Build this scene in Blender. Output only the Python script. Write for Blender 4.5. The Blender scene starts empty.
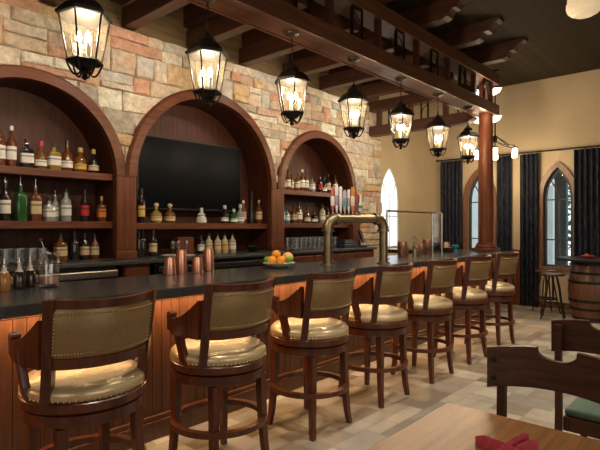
import bpy, bmesh, math, random
from mathutils import Vector, Matrix
PI = math.pi
sc = bpy.context.scene
col = sc.collection

# ---------------------------------------------------------------- camera
cd = bpy.data.cameras.new('camera'); cam = bpy.data.objects.new('camera', cd); col.objects.link(cam)
cd.sensor_width = 36; cd.lens = 30; cd.shift_y = 1/600; cd.clip_start = 0.05
cam.location = (0, 0, 1.5)
cam.rotation_euler = (PI/2, 0, math.atan2(450, 500) - PI/2)
sc.camera = cam

# ---------------------------------------------------------------- world, exposure
w = bpy.data.worlds.new('world'); sc.world = w; w.use_nodes = True
w.node_tree.nodes['Background'].inputs[0].default_value = (0.92, 0.96, 1.0, 1)
w.node_tree.nodes['Background'].inputs[1].default_value = 1.35
sc.view_settings.view_transform = 'Standard'; sc.view_settings.look = 'None'
sc.view_settings.gamma = 1; sc.view_settings.use_curve_mapping = False
sc.view_settings.exposure = 0.62
sc.cycles.max_bounces = 7; sc.cycles.diffuse_bounces = 3; sc.cycles.transparent_max_bounces = 16
sc.cycles.sample_clamp_indirect = 4.0; sc.cycles.caustics_reflective = False; sc.cycles.caustics_refractive = False

# ---------------------------------------------------------------- large lights
def area(name, loc, target, sx, sy, power, colr, spread=PI):
    l = bpy.data.lights.new(name, 'AREA'); l.shape = 'RECTANGLE'; l.size = sx; l.size_y = sy
    l.energy = power; l.color = colr; l.spread = spread
    o = bpy.data.objects.new(name, l); col.objects.link(o); o.location = loc
    o.rotation_euler = (Vector(target) - Vector(loc)).to_track_quat('-Z', 'Y').to_euler()
    return o
def spot(name, loc, target, power, colr, angle=70, blend=0.6, rad=0.06):
    l = bpy.data.lights.new(name, 'SPOT'); l.energy = power; l.color = colr
    l.spot_size = math.radians(angle); l.spot_blend = blend; l.shadow_soft_size = rad
    o = bpy.data.objects.new(name, l); col.objects.link(o); o.location = loc
    o.rotation_euler = (Vector(target) - Vector(loc)).to_track_quat('-Z', 'Y').to_euler()
    return o
area('fill_light_behind', (2.0, -3.7, 2.0), (3.5, 4, 1.2), 6.0, 2.4, 62, (1.0, 0.90, 0.78))  # unseen fill light added behind the camera, no window there
area('fill_light_left', (-2.3, 1.0, 1.9), (5, 3, 1.4), 3.0, 2.0, 22, (1.0, 0.90, 0.78))  # weaker fill light added at the left, the wall has no window
for x in (1.3, 3.1, 4.9, 6.7):  # overhead spots without fixtures, added to brighten stool seats and floor
    spot('overhead_fill', (x, 1.75, 4.15), (x + .2, 2.3, 0), 165, (1.0, 0.86, 0.68), 75, 0.8, 0.08)
for x in (3.9, 6.3, 8.6):  # further added overhead spots, also without fixtures
    spot('overhead_fill', (x, 0.4, 4.15), (x, 0.6, 0), 150, (1.0, 0.88, 0.72), 85, 0.8, 0.08)
for x in (1.85, 4.0, 6.2):
    spot('shelf_downlight', (x, 3.6, 3.62), (x, 5.35, 1.7), 34, (1.0, 0.84, 0.64), 65, 0.9, 0.05)

spot('rafter_tail_fill', (6.1, 2.85, 3.98), (6.2, 1.9, 4.21), 3, (1.0, .82, .60), 110, 1.0, .03)  # unseen spot added to lighten the ceiling by the rafter tails

for x in (1.0, 2.9, 4.9, 6.9):  # spots with no known fixture, added to brighten the stone
    spot('stone_fill', (x, 3.75, 3.62), (x, 5.2, 3.05), 32, (1.0, 0.88, 0.74), 85, 0.9, 0.05)

# ---------------------------------------------------------------- materials
def new_mat(name):
    m = bpy.data.materials.new(name); m.use_nodes = True
    nt = m.node_tree; b = nt.nodes['Principled BSDF']
    return m, nt, b
def plain(name, c, rough=.5, metal=0, var=.12, scale=12, coat=0, trans=0, emit=None, estr=0, bump=0, spec=.5, ior=1.45):
    m, nt, b = new_mat(name)
    tc = nt.nodes.new('ShaderNodeTexCoord'); n = nt.nodes.new('ShaderNodeTexNoise')
    n.inputs['Scale'].default_value = scale; n.inputs['Detail'].default_value = 4
    nt.links.new(tc.outputs['Object'], n.inputs['Vector'])
    r = nt.nodes.new('ShaderNodeValToRGB')
    r.color_ramp.elements[0].position = .3; r.color_ramp.elements[1].position = .7
    r.color_ramp.elements[0].color = (*[x*(1-var) for x in c], 1)
    r.color_ramp.elements[1].color = (*[min(1, x*(1+var)) for x in c], 1)
    nt.links.new(n.outputs['Fac'], r.inputs['Fac']); nt.links.new(r.outputs['Color'], b.inputs['Base Color'])
    b.inputs['Roughness'].default_value = rough; b.inputs['Metallic'].default_value = metal
    b.inputs['Coat Weight'].default_value = coat; b.inputs['Transmission Weight'].default_value = trans
    b.inputs['Specular IOR Level'].default_value = spec; b.inputs['IOR'].default_value = ior
    if emit:
        b.inputs['Emission Color'].default_value = (*emit, 1); b.inputs['Emission Strength'].default_value = estr
    if bump:
        bp = nt.nodes.new('ShaderNodeBump'); bp.inputs['Strength'].default_value = bump; bp.inputs['Distance'].default_value = .01
        nt.links.new(n.outputs['Fac'], bp.inputs['Height']); nt.links.new(bp.outputs['Normal'], b.inputs['Normal'])
    return m
def wood(name, dark, light, axis='X', rough=.35, scale=5, coat=.2, stretch=14, spec=.5):
    m, nt, b = new_mat(name)
    tc = nt.nodes.new('ShaderNodeTexCoord'); mp = nt.nodes.new('ShaderNodeMapping')
    s = [stretch]*3; s['XYZ'.index(axis)] = 1.0
    mp.inputs['Scale'].default_value = s
    nt.links.new(tc.outputs['Object'], mp.inputs['Vector'])
    n = nt.nodes.new('ShaderNodeTexNoise'); n.inputs['Scale'].default_value = scale*.35; n.inputs['Detail'].default_value = 6
    n.inputs['Distortion'].default_value = .8; n.inputs['Roughness'].default_value = .6
    nt.links.new(mp.outputs['Vector'], n.inputs['Vector'])
    r = nt.nodes.new('ShaderNodeValToRGB')
    r.color_ramp.elements[0].position = .32; r.color_ramp.elements[1].position = .68
    r.color_ramp.elements[0].color = (*dark, 1); r.color_ramp.elements[1].color = (*light, 1)
    nt.links.new(n.outputs['Fac'], r.inputs['Fac']); nt.links.new(r.outputs['Color'], b.inputs['Base Color'])
    b.inputs['Roughness'].default_value = rough; b.inputs['Coat Weight'].default_value = coat; b.inputs['Coat Roughness'].default_value = .25
    b.inputs['Specular IOR Level'].default_value = spec
    bp = nt.nodes.new('ShaderNodeBump'); bp.inputs['Strength'].default_value = .12; bp.inputs['Distance'].default_value = .004
    nt.links.new(n.outputs['Fac'], bp.inputs['Height']); nt.links.new(bp.outputs['Normal'], b.inputs['Normal'])
    return m
def tinted(name, rough, nscale, bump, dist, var=.35, blotch=None):
    """colour attribute 'tint' (one colour per stone / tile) mottled by noise"""
    m, nt, b = new_mat(name)
    at = nt.nodes.new('ShaderNodeAttribute'); at.attribute_name = 'tint'
    tc = nt.nodes.new('ShaderNodeTexCoord')
    n = nt.nodes.new('ShaderNodeTexNoise'); n.inputs['Scale'].default_value = nscale; n.inputs['Detail'].default_value = 8
    n.inputs['Roughness'].default_value = .65
    nt.links.new(tc.outputs['Object'], n.inputs['Vector'])
    r = nt.nodes.new('ShaderNodeValToRGB')
    r.color_ramp.elements[0].position = .3; r.color_ramp.elements[1].position = .7
    r.color_ramp.elements[0].color = (1-var, 1-var*1.1, 1-var*1.2, 1); r.color_ramp.elements[1].color = (1+var*.4, 1+var*.4, 1+var*.4, 1)
    nt.links.new(n.outputs['Fac'], r.inputs['Fac'])
    mx = nt.nodes.new('ShaderNodeMix'); mx.data_type = 'RGBA'; mx.blend_type = 'MULTIPLY'; mx.inputs['Factor'].default_value = 1
    nt.links.new(at.outputs['Color'], mx.inputs['A']); nt.links.new(r.outputs['Color'], mx.inputs['B'])
    last = mx.outputs['Result']
    if blotch:
        n2 = nt.nodes.new('ShaderNodeTexNoise'); n2.inputs['Scale'].default_value = 3.2; n2.inputs['Detail'].default_value = 7; n2.inputs['Roughness'].default_value = .7
        nt.links.new(tc.outputs['Object'], n2.inputs['Vector'])
        r2 = nt.nodes.new('ShaderNodeValToRGB'); r2.color_ramp.elements[0].position = .50; r2.color_ramp.elements[1].position = .68
        r2.color_ramp.elements[0].color = (0, 0, 0, 1); r2.color_ramp.elements[1].color = (.62, .62, .62, 1)
        nt.links.new(n2.outputs['Fac'], r2.inputs['Fac'])
        m2 = nt.nodes.new('ShaderNodeMix'); m2.data_type = 'RGBA'; m2.inputs['B'].default_value = (*blotch, 1)
        nt.links.new(r2.outputs['Color'], m2.inputs['Factor']); nt.links.new(last, m2.inputs['A']); last = m2.outputs['Result']
    nt.links.new(last, b.inputs['Base Color'])
    b.inputs['Roughness'].default_value = rough
    bp = nt.nodes.new('ShaderNodeBump'); bp.inputs['Strength'].default_value = bump; bp.inputs['Distance'].default_value = dist
    nt.links.new(n.outputs['Fac'], bp.inputs['Height']); nt.links.new(bp.outputs['Normal'], b.inputs['Normal'])
    return m
def thin_glass(name, tint=(1, 1, 1), gloss=.12, diff=0, diffc=(.9, .8, .6), rough=.03):
    m = bpy.data.materials.new(name); m.use_nodes = True; nt = m.node_tree; nt.nodes.clear()
    out = nt.nodes.new('ShaderNodeOutputMaterial')
    tr = nt.nodes.new('ShaderNodeBsdfTransparent'); tr.inputs[0].default_value = (*tint, 1)
    gl = nt.nodes.new('ShaderNodeBsdfGlossy'); gl.inputs['Roughness'].default_value = rough
    tc = nt.nodes.new('ShaderNodeTexCoord'); n = nt.nodes.new('ShaderNodeTexNoise'); n.inputs['Scale'].default_value = 25
    bp = nt.nodes.new('ShaderNodeBump'); bp.inputs['Strength'].default_value = .12; bp.inputs['Distance'].default_value = .003
    nt.links.new(tc.outputs['Object'], n.inputs['Vector']); nt.links.new(n.outputs['Fac'], bp.inputs['Height']); nt.links.new(bp.outputs['Normal'], gl.inputs['Normal'])
    fr = nt.nodes.new('ShaderNodeLayerWeight'); fr.inputs['Blend'].default_value = .5
    pw = nt.nodes.new('ShaderNodeMath'); pw.operation = 'POWER'; pw.inputs[1].default_value = 4
    nt.links.new(fr.outputs['Facing'], pw.inputs[0])
    ad = nt.nodes.new('ShaderNodeMath'); ad.operation = 'MULTIPLY_ADD'; ad.inputs[1].default_value = .7; ad.inputs[2].default_value = gloss; ad.use_clamp = True
    nt.links.new(pw.outputs[0], ad.inputs[0])
    mx = nt.nodes.new('ShaderNodeMixShader'); nt.links.new(ad.outputs[0], mx.inputs[0])
    nt.links.new(tr.outputs[0], mx.inputs[1]); nt.links.new(gl.outputs[0], mx.inputs[2])
    last = mx
    if diff:
        tl = nt.nodes.new('ShaderNodeBsdfTranslucent'); tl.inputs[0].default_value = (*diffc, 1)
        df = nt.nodes.new('ShaderNodeMixShader'); df.inputs[0].default_value = diff
        nt.links.new(mx.outputs[0], df.inputs[1]); nt.links.new(tl.outputs[0], df.inputs[2]); last = df
    nt.links.new(last.outputs[0], out.inputs[0])
    return m

M = {}
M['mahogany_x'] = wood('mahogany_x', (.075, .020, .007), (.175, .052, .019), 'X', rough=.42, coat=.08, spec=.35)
M['mahogany_y'] = wood('mahogany_y', (.075, .020, .007), (.175, .052, .019), 'Y', rough=.42, coat=.08, spec=.35)
M['mahogany_z'] = wood('mahogany_z', (.075, .020, .007), (.175, .052, .019), 'Z', rough=.42, coat=.08, spec=.35)
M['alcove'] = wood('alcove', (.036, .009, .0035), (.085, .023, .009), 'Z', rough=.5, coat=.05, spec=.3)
M['bar_front'] = wood('bar_front', (.052, .019, .0085), (.11, .042, .019), 'Z', rough=.38)
M['stool'] = wood('stool', (.038, .009, .0035), (.125, .030, .010), 'Z', rough=.30, coat=.2)
M['beam_x'] = wood('beam_x', (.070, .022, .009), (.165, .058, .025), 'X', rough=.5)
M['beam_y'] = wood('beam_y', (.036, .011, .005), (.085, .028, .012), 'Y', rough=.5)
M['beam_z'] = wood('beam_z', (.045, .014, .006), (.10, .033, .014), 'Z', rough=.45)
M['column'] = wood('column', (.085, .022, .008), (.18, .052, .019), 'Z', rough=.5, coat=0, spec=.3)
M['table'] = wood('table', (.15, .064, .020), (.29, .13, .042), 'X', rough=.36, coat=.12, scale=6, spec=.35)
M['chair'] = wood('chair', (.030, .011, .006), (.085, .028, .013), 'Y', rough=.38, coat=.08, spec=.35, scale=9)
M['window_wood'] = wood('window_wood', (.12, .045, .02), (.22, .085, .035), 'Z', rough=.45)
M['barrel'] = wood('barrel', (.055, .021, .009), (.14, .054, .022), 'Z', rough=.38)
M['counter'] = plain('counter', (.036, .037, .037), .24, var=.2, scale=18, spec=.6)
M['back_counter'] = plain('back_counter', (.055, .054, .053), .35, var=.2, scale=18)
M['plaster'] = plain('plaster', (.48, .375, .245), .9, var=.08, scale=1.6, bump=.08)
M['ceiling'] = None
M['leather'] = plain('leather', (.25, .16, .068), .38, metal=.25, var=.10, scale=60, bump=.12)
M['seat_leather'] = plain('seat_leather', (.56, .43, .25), .28, metal=.35, var=.08, scale=60, bump=.10)
M['nail'] = plain('nail', (.62, .46, .26), .3, 1)
M['iron'] = plain('iron', (.016, .013, .010), .45, .5, var=.3)
M['bronze'] = plain('bronze', (.06, .05, .036), .5, .6, var=.25)
M['brass'] = plain('brass', (.29, .235, .15), .38, 1, var=.2, scale=8)
M['copper'] = plain('copper', (.88, .45, .31), .34, 1, var=.12, scale=20)
M['steel'] = plain('steel', (.52, .49, .44), .32, 1, var=.08)
M['chrome'] = plain('chrome', (.62, .62, .60), .18, 1)
M['tv'] = plain('tv', (.003, .0035, .005), .30, spec=.06)
M['black'] = plain('black', (.010, .010, .011), .4)
M['velvet'] = None
M['lantern_glass'] = thin_glass('lantern_glass', (1, .96, .88), .02, .012, (1, .88, .66))
M['glass'] = thin_glass('glass', (.96, .97, .97), .15)
M['screen_glass'] = thin_glass('screen_glass', (.98, .99, .99), .0)
M['window_glass'] = thin_glass('window_glass', (.80, .86, .88), .04)
M['frosted'] = thin_glass('frosted', (1, 1, 1), .0, .93, (1, 1, 1))
M['bulb'] = plain('bulb', (1, .9, .7), .3, emit=(1, .80, .50), estr=30)
M['upper_boards'] = wood('upper_boards', (.10, .062, .030), (.19, .125, .062), 'X', rough=.8, coat=0, spec=.2)
M['jar_glow'] = plain('jar_glow', (1, .95, .85), .3, emit=(1, .86, .62), estr=9)
M['half_ring_glow'] = plain('half_ring_glow', (1, .97, .92), .4, emit=(1, .88, .68), estr=1.6)  # glow put in for a brightly lit surface, not a lamp
M['globe'] = plain('globe', (.88, .74, .52), .35, emit=(1, .76, .46), estr=.26)
M['candle'] = plain('candle', (.34, .27, .17), .6)
M['orange'] = plain('orange', (.85, .33, .03), .42, var=.1, scale=90, bump=.15)
M['grapefruit'] = plain('grapefruit', (.86, .46, .12), .42, var=.12, scale=60, bump=.1)
M['lime'] = plain('lime', (.14, .32, .03), .38, var=.2, scale=40, bump=.1)
M['ceramic'] = plain('ceramic', (.80, .82, .76), .25, var=.04)
M['green_pad'] = plain('green_pad', (.060, .105, .078), .55, var=.15, scale=30, bump=.1)
M['napkin'] = plain('napkin', (.36, .035, .055), .85, var=.2, scale=50, bump=.2)
M['stone'] = tinted('stone', .88, 13, 1.0, .04, .40, (.60, .36, .21))
M['tile'] = tinted('tile', .42, 5, .15, .006, .22)
M['leaf'] = plain('leaf', (.05, .11, .03), .6, var=.5, scale=8)
M['paving'] = plain('paving', (.6, .6, .58), .8, var=.1, scale=3)
M['porch'] = plain('porch', (.66, .68, .66), .8, var=.06, scale=3)
M['dark_post'] = plain('dark_post', (.03, .035, .035), .6)
def ceiling_mat():
    m, nt, b = new_mat('ceiling_boards')
    tc = nt.nodes.new('ShaderNodeTexCoord'); br = nt.nodes.new('ShaderNodeTexBrick')
    br.inputs['Scale'].default_value = 1; br.inputs['Brick Width'].default_value = 4; br.inputs['Row Height'].default_value = .14
    br.inputs['Mortar Size'].default_value = .006; br.offset = .37
    br.inputs['Color1'].default_value = (.026, .018, .009, 1); br.inputs['Color2'].default_value = (.040, .027, .014, 1)
    br.inputs['Mortar'].default_value = (.018, .011, .006, 1)
    nt.links.new(tc.outputs['Object'], br.inputs['Vector'])
    nt.links.new(br.outputs['Color'], b.inputs['Base Color']); b.inputs['Roughness'].default_value = .75
    b.inputs['Specular IOR Level'].default_value = .2
    return m
M['ceiling'] = ceiling_mat()
def velvet_mat():
    m, nt, b = new_mat('curtain_velvet')
    tc = nt.nodes.new('ShaderNodeTexCoord'); mp = nt.nodes.new('ShaderNodeMapping'); mp.inputs['Scale'].default_value = (60, 60, 7)
    n = nt.nodes.new('ShaderNodeTexNoise'); n.inputs['Scale'].default_value = 1; n.inputs['Detail'].default_value = 4; n.inputs['Roughness'].default_value = .7
    nt.links.new(tc.outputs['Object'], mp.inputs['Vector']); nt.links.new(mp.outputs['Vector'], n.inputs['Vector'])
    r = nt.nodes.new('ShaderNodeValToRGB'); r.color_ramp.elements[0].position = .45; r.color_ramp.elements[1].position = .75
    r.color_ramp.elements[0].color = (.004, .005, .010, 1); r.color_ramp.elements[1].color = (.065, .072, .105, 1)
    nt.links.new(n.outputs['Fac'], r.inputs['Fac']); nt.links.new(r.outputs['Color'], b.inputs['Base Color'])
    b.inputs['Roughness'].default_value = .6; b.inputs['Specular IOR Level'].default_value = .2
    return m
M['velvet'] = velvet_mat()

_cols = {}
def cmat(c, rough=.4, **k):
    key = (tuple(c), rough, tuple(sorted(k.items())))
    if key not in _cols:
        _cols[key] = plain('colour_%d' % len(_cols), c, rough, **k)
    return _cols[key]

# ---------------------------------------------------------------- mesh helpers
class MB:
    def __init__(s): s.bm = bmesh.new(); s.lay = None
    def tintlayer(s):
        if s.lay is None: s.lay = s.bm.loops.layers.float_color.new('tint')
        return s.lay
    def face(s, vs, tint=None):
        try: f = s.bm.faces.new(vs)
        except ValueError: return None
        if tint is not None:
            for l in f.loops: l[s.lay] = (*tint, 1)
        return f
    def box(s, x0, x1, y0, y1, z0, z1, bev=0, seg=2, rot=None):
        c = Vector(((x0+x1)/2, (y0+y1)/2, (z0+z1)/2))
        r = bmesh.ops.create_cube(s.bm, size=1)
        vs = r['verts']
        for v in vs: v.co = Vector((v.co.x*(x1-x0), v.co.y*(y1-y0), v.co.z*(z1-z0)))
        if bev:
            es = list({e for v in vs for e in v.link_edges})
            g = bmesh.ops.bevel(s.bm, geom=es, offset=bev, segments=seg, affect='EDGES', profile=.5)
            vs = list({v for f in g['faces'] for v in f.verts} | {v for v in vs if v.is_valid})
        for v in vs:
            if rot is not None: v.co = rot @ v.co
            v.co += c
        return s
    def ring(s, c, ax, r, n, ph=0, sq=None, e=1.0):
        ax = Vector(ax).normalized()
        a = Vector((1, 0, 0)) if abs(ax.x) < .8 else Vector((0, 1, 0))
        if abs(ax.z) > .999: u, v = Vector((1, 0, 0)), Vector((0, 1, 0))
        else:
            u = ax.cross(a).normalized(); v = ax.cross(u).normalized()
        out = []
        for i in range(n):
            t = 2*PI*i/n + ph; ct, st = math.cos(t), math.sin(t)
            if sq: ct, st = math.copysign(abs(ct)**(2/sq), ct), math.copysign(abs(st)**(2/sq), st)
            out.append(s.bm.verts.new(Vector(c) + u*ct*r + v*st*r*e))
        return out
    def bridge(s, a, b):
        n = len(a)
        for i in range(n): s.face([a[i], a[(i+1) % n], b[(i+1) % n], b[i]])
    def tube(s, pts, r, n=10, caps=True, closed=False):
        pts = [Vector(p) for p in pts]; k = len(pts)
        rs = r if isinstance(r, (list, tuple)) else [r]*k
        rings = []; pu = None
        for i, p in enumerate(pts):
            if closed: d = pts[(i+1) % k] - pts[i-1]
            else: d = pts[min(i+1, k-1)] - pts[max(i-1, 0)]
            d.normalize()
            if pu is None:
                a = Vector((0, 0, 1)) if abs(d.z) < .9 else Vector((1, 0, 0))
                pu = (a - d*a.dot(d)).normalized()
            else:
                pu = (pu - d*pu.dot(d)).normalized()
            v = d.cross(pu)
            rings.append([s.bm.verts.new(p + pu*math.cos(2*PI*j/n)*rs[i] + v*math.sin(2*PI*j/n)*rs[i]) for j in range(n)])
        for i in range(k-1): s.bridge(rings[i], rings[i+1])
        if closed: s.bridge(rings[-1], rings[0])
        elif caps: s.face(rings[0][::-1]); s.face(rings[-1])
        return s
    def lathe(s, prof, n=20, c=(0, 0, 0), ph=0, sq=None, e=1.0, caps=True):
        """prof: list of (radius, z) from bottom to top"""
        rings = [s.ring((c[0], c[1], c[2]+z), (0, 0, 1), max(r, 1e-4), n, ph, sq, e) for r, z in prof]
        for i in range(len(rings)-1): s.bridge(rings[i], rings[i+1])
        if caps: s.face(rings[0][::-1]); s.face(rings[-1])
        return s
    def prism(s, poly, axis, a0, a1, tint=None):
        """poly: 2D outline; axis 'X': poly=(y,z); 'Y': (x,z); 'Z': (x,y)"""
        def P(p, a): return {'X': (a, p[0], p[1]), 'Y': (p[0], a, p[1]), 'Z': (p[0], p[1], a)}[axis]
        A = [s.bm.verts.new(P(p, a0)) for p in poly]; B = [s.bm.verts.new(P(p, a1)) for p in poly]
        n = len(poly)
        s.face(A[::-1], tint); s.face(B, tint)
        for i in range(n): s.face([A[i], A[(i+1) % n], B[(i+1) % n], B[i]], tint)
        return s
    def strip(s, secs, closed=False):
        """secs: list of cross sections (equal lists of points) swept into a solid"""
        R = [[s.bm.verts.new(Vector(p)) for p in q] for q in secs]
        for i in range(len(R)-1): s.bridge(R[i], R[i+1])
        if closed: s.bridge(R[-1], R[0])
        else: s.face(R[0][::-1]); s.face(R[-1])
        return s
    def sphere(s, c, r, u=16, v=10, sc=(1, 1, 1)):
        g = bmesh.ops.create_uvsphere(s.bm, u_segments=u, v_segments=v, radius=r)
        for vv in g['verts']: vv.co = Vector((vv.co.x*sc[0], vv.co.y*sc[1], vv.co.z*sc[2])) + Vector(c)
        return s
    def build(s, name, mat, parent=None, loc=None, smooth=False, angle=40):
        if loc is not None:
            L = Vector(loc)
            for v in s.bm.verts: v.co -= L
        bmesh.ops.recalc_face_normals(s.bm, faces=s.bm.faces[:])
        me = bpy.data.meshes.new(name); s.bm.to_mesh(me); s.bm.free()
        me.materials.append(mat)
        o = bpy.data.objects.new(name, me); col.objects.link(o)
        if loc is not None: o.location = loc
        if parent is not None: o.parent = parent
        if smooth:
            for p in me.polygons: p.use_smooth = True
            me.set_sharp_from_angle(angle=math.radians(angle))
        return o
def tag(o, label, cat, group=None):
    o['label'] = label; o['category'] = cat
    if group: o['group'] = group
    return o
def thing(name, label, cat, loc=(0, 0, 0), rotz=0, group=None):
    o = bpy.data.objects.new(name, None); col.objects.link(o); o.empty_display_size = .1
    o.location = loc; o.rotation_euler = (0, 0, rotz)
    return tag(o, label, cat, group)
def struct(o): o['kind'] = 'structure'; return o
def kids(o): return [c for c in bpy.data.objects if c.parent == o]
def dup(root, loc, rotz, label, scale=None):
    def cp(o, par):
        c = o.copy(); col.objects.link(c)
        if par is not None: c.parent = par
        for k in kids(o): cp(k, c)
        return c
    r = cp(root, None); r.location = loc; r.rotation_euler = (0, 0, rotz); r['label'] = label
    if scale: r.scale = scale
    return r
ORD = ['first', 'second', 'third', 'fourth', 'fifth', 'sixth', 'seventh', 'eighth', 'ninth', 'tenth', 'eleventh', 'twelfth']

# ================================================================ ROOM
rnd = random.Random(4)
W = 5.2; E = 9.87; TOP = 4.21
# floor: patchwork of stone tiles
f = MB(); f.tintlayer()
U = .13; X0, X1, Y0, Y1 = -2.4, 9.92, -4.0, 5.7
nx, ny = int((X1-X0)/U)+1, int((Y1-Y0)/U)+1
used = [[False]*ny for _ in range(nx)]
PAL = [(.29, .24, .185), (.22, .18, .135), (.36, .31, .245), (.175, .14, .105), (.26, .23, .195), (.41, .36, .285), (.21, .165, .115), (.32, .265, .20), (.35, .315, .265)]
for i in range(nx):
    for j in range(ny):
        if used[i][j]: continue
        a, b = rnd.choice([(1, 1), (2, 1), (1, 2), (2, 2), (2, 1), (3, 2), (2, 2)])
        while a > 1 and (i+a > nx or any(used[i+p][j] for p in range(a))): a -= 1
        while b > 1 and (j+b > ny or any(used[i+p][j+q] for p in range(a) for q in range(b))): b -= 1
        for p in range(a):
            for q in range(b): used[i+p][j+q] = True
        k = rnd.uniform(.74, .98); c = [x*k for x in rnd.choice(PAL)]
        x, y = X0+i*U, Y0+j*U; g = .0025
        vs = [f.bm.verts.new(p) for p in ((x+g, y+g, 0), (x+a*U-g, y+g, 0), (x+a*U-g, y+b*U-g, 0), (x+g, y+b*U-g, 0))]
        f.face(vs, c)
f.prism([(X0, Y0), (X1+.1, Y0), (X1+.1, Y1), (X0, Y1)], 'Z', -.1, -.0015, (.22, .17, .12))
struct(f.build('floor', M['tile']))
f = MB(); f.box(X0, X1+.2, Y0, 5.9, TOP, TOP+.1); struct(f.build('ceiling', M['ceiling']))

def wall_cols(mb, lo, hi, z0, z1, holes, axis, a0, a1, n=24):
    """holes: (lo, hi, zbottom, ztop(t)); wall as strips, so that openings are real"""
    cur = lo
    def quad(p, q, zp0, zq0, zp1, zq1):
        mb.prism([(p, zp0), (q, zq0), (q, zq1), (p, zp1)], axis, a0, a1)
    for (h0, h1, zb, zt) in sorted(holes):
        if h0 > cur: quad(cur, h0, z0, z0, z1, z1)
        for i in range(n):
            p, q = h0+(h1-h0)*i/n, h0+(h1-h0)*(i+1)/n
            if zb > z0+.001: quad(p, q, z0, z0, zb, zb)
            quad(p, q, zt(p), zt(q), z1, z1)
        cur = h1
    if hi > cur: quad(cur, hi, z0, z0, z1, z1)
def gothic(c, hw, zs, za):
    h = za-zs; R = (hw*hw+h*h)/(2*hw)
    def zt(t):
        d = abs(t-c); x = d + (R-hw)
        return zs + math.sqrt(max(R*R-x*x, 0))
    return zt
def gothic_outline(c, hw, zb, zs, za, n=10):
    zt = gothic(c, hw, zs, za); pts = [(c-hw, zb)]
    for i in range(2*n+1):
        u = math.cos(PI - PI*i/(2*n))       # denser near the springing
        u = -hw+2*hw*i/(2*n); pts.append((c+u, zt(c+u)))
    pts.append((c+hw, zb)); return pts
def round_top(c, r, zs): return lambda t: zs + math.sqrt(max(r*r-(t-c)**2, 0))

# end wall (X = E) with two gothic windows
WIN = [(2.585, .25, .76, 2.02, 2.56), (4.02, .25, .76, 2.02, 2.56)]
mb = MB()
wall_cols(mb, -4.0, W+.02, 0, TOP, [(c-hw, c+hw, zb, gothic(c, hw, zs, za)) for c, hw, zb, zs, za in WIN], 'X', E, E+.14)
struct(mb.build('wall_end', M['plaster']))
# back wall: plaster beyond the stone, with one narrow frosted window
BW = (8.42, .335, 1.10, 2.0, 2.66)
mb = MB()
wall_cols(mb, 8.04, E+.14, 0, TOP, [(BW[0]-BW[1], BW[0]+BW[1], BW[2], gothic(BW[0], BW[1], BW[3], BW[4]))], 'Y', W+.02, W+.16)
struct(mb.build('wall_back_plaster', M['plaster']))
mb = MB(); mb.box(X0, 8.04, W+.02, W+.14, 3.7, TOP); struct(mb.build('wall_back_upper', M['upper_boards']))
mb = MB(); mb.box(X0-.1, X0, Y0, 5.8, 0, TOP); struct(mb.build('wall_left', M['plaster']))
mb = MB(); mb.box(X0, E+.14, Y0-.1, Y0, 0, TOP); struct(mb.build('wall_near', M['plaster']))
mb = MB(); mb.box(X0, .6, 5.2, 5.3, 1.145, 3.7); struct(mb.build('wall_back_left', M['plaster']))
mb = MB(); mb.box(X0, 7.3, 5.66, 5.76, 0, 2.2); struct(mb.build('wall_back_lower', M['plaster']))
mb = MB(); mb.box(7.305, 8.04, W, W+.12, 0, 1.144); struct(mb.build('wall_back_right', M['plaster']))

# stone wall with the three arches
ARCH = [(1.85, .86, .98), (4.015, 1.065, 1.185), (6.21, .86, .98)]; ZS = 2.05
mb = MB(); mb.tintlayer()
MOR = (.36, .285, .20)
def mortar_cols():
    tmp = [(c-(r+.04), c+(r+.04), 1.145, round_top(c, r+.04, ZS)) for c, r, ro in ARCH]
    bm0 = set(mb.bm.faces)
    wall_cols(mb, .6, 8.04, 1.145, 3.7, tmp, 'Y', W, W+.12)
    for fc in mb.bm.faces:
        for l in fc.loops: l[mb.lay] = (*MOR, 1)
mortar_cols()
def clip(poly, n, d):
    """keep points with n.p >= d"""
    out = []
    for i in range(len(poly)):
        a, b = poly[i], poly[(i+1) % len(poly)]
        da, db = n[0]*a[0]+n[1]*a[1]-d, n[0]*b[0]+n[1]*b[1]-d
        if da >= 0: out.append(a)
        if (da > 0) != (db > 0) and abs(da-db) > 1e-9:
            t = da/(da-db); out.append((a[0]+(b[0]-a[0])*t, a[1]+(b[1]-a[1])*t))
    return out
SP = [((.70, .61, .48), 5), ((.62, .51, .37), 4), ((.56, .53, .47), 4), ((.60, .34, .23), 2.4), ((.66, .47, .27), 2.0), ((.80, .73, .61), 4), ((.58, .42, .32), 2), ((.46, .40, .32), 1.0)]
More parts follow.
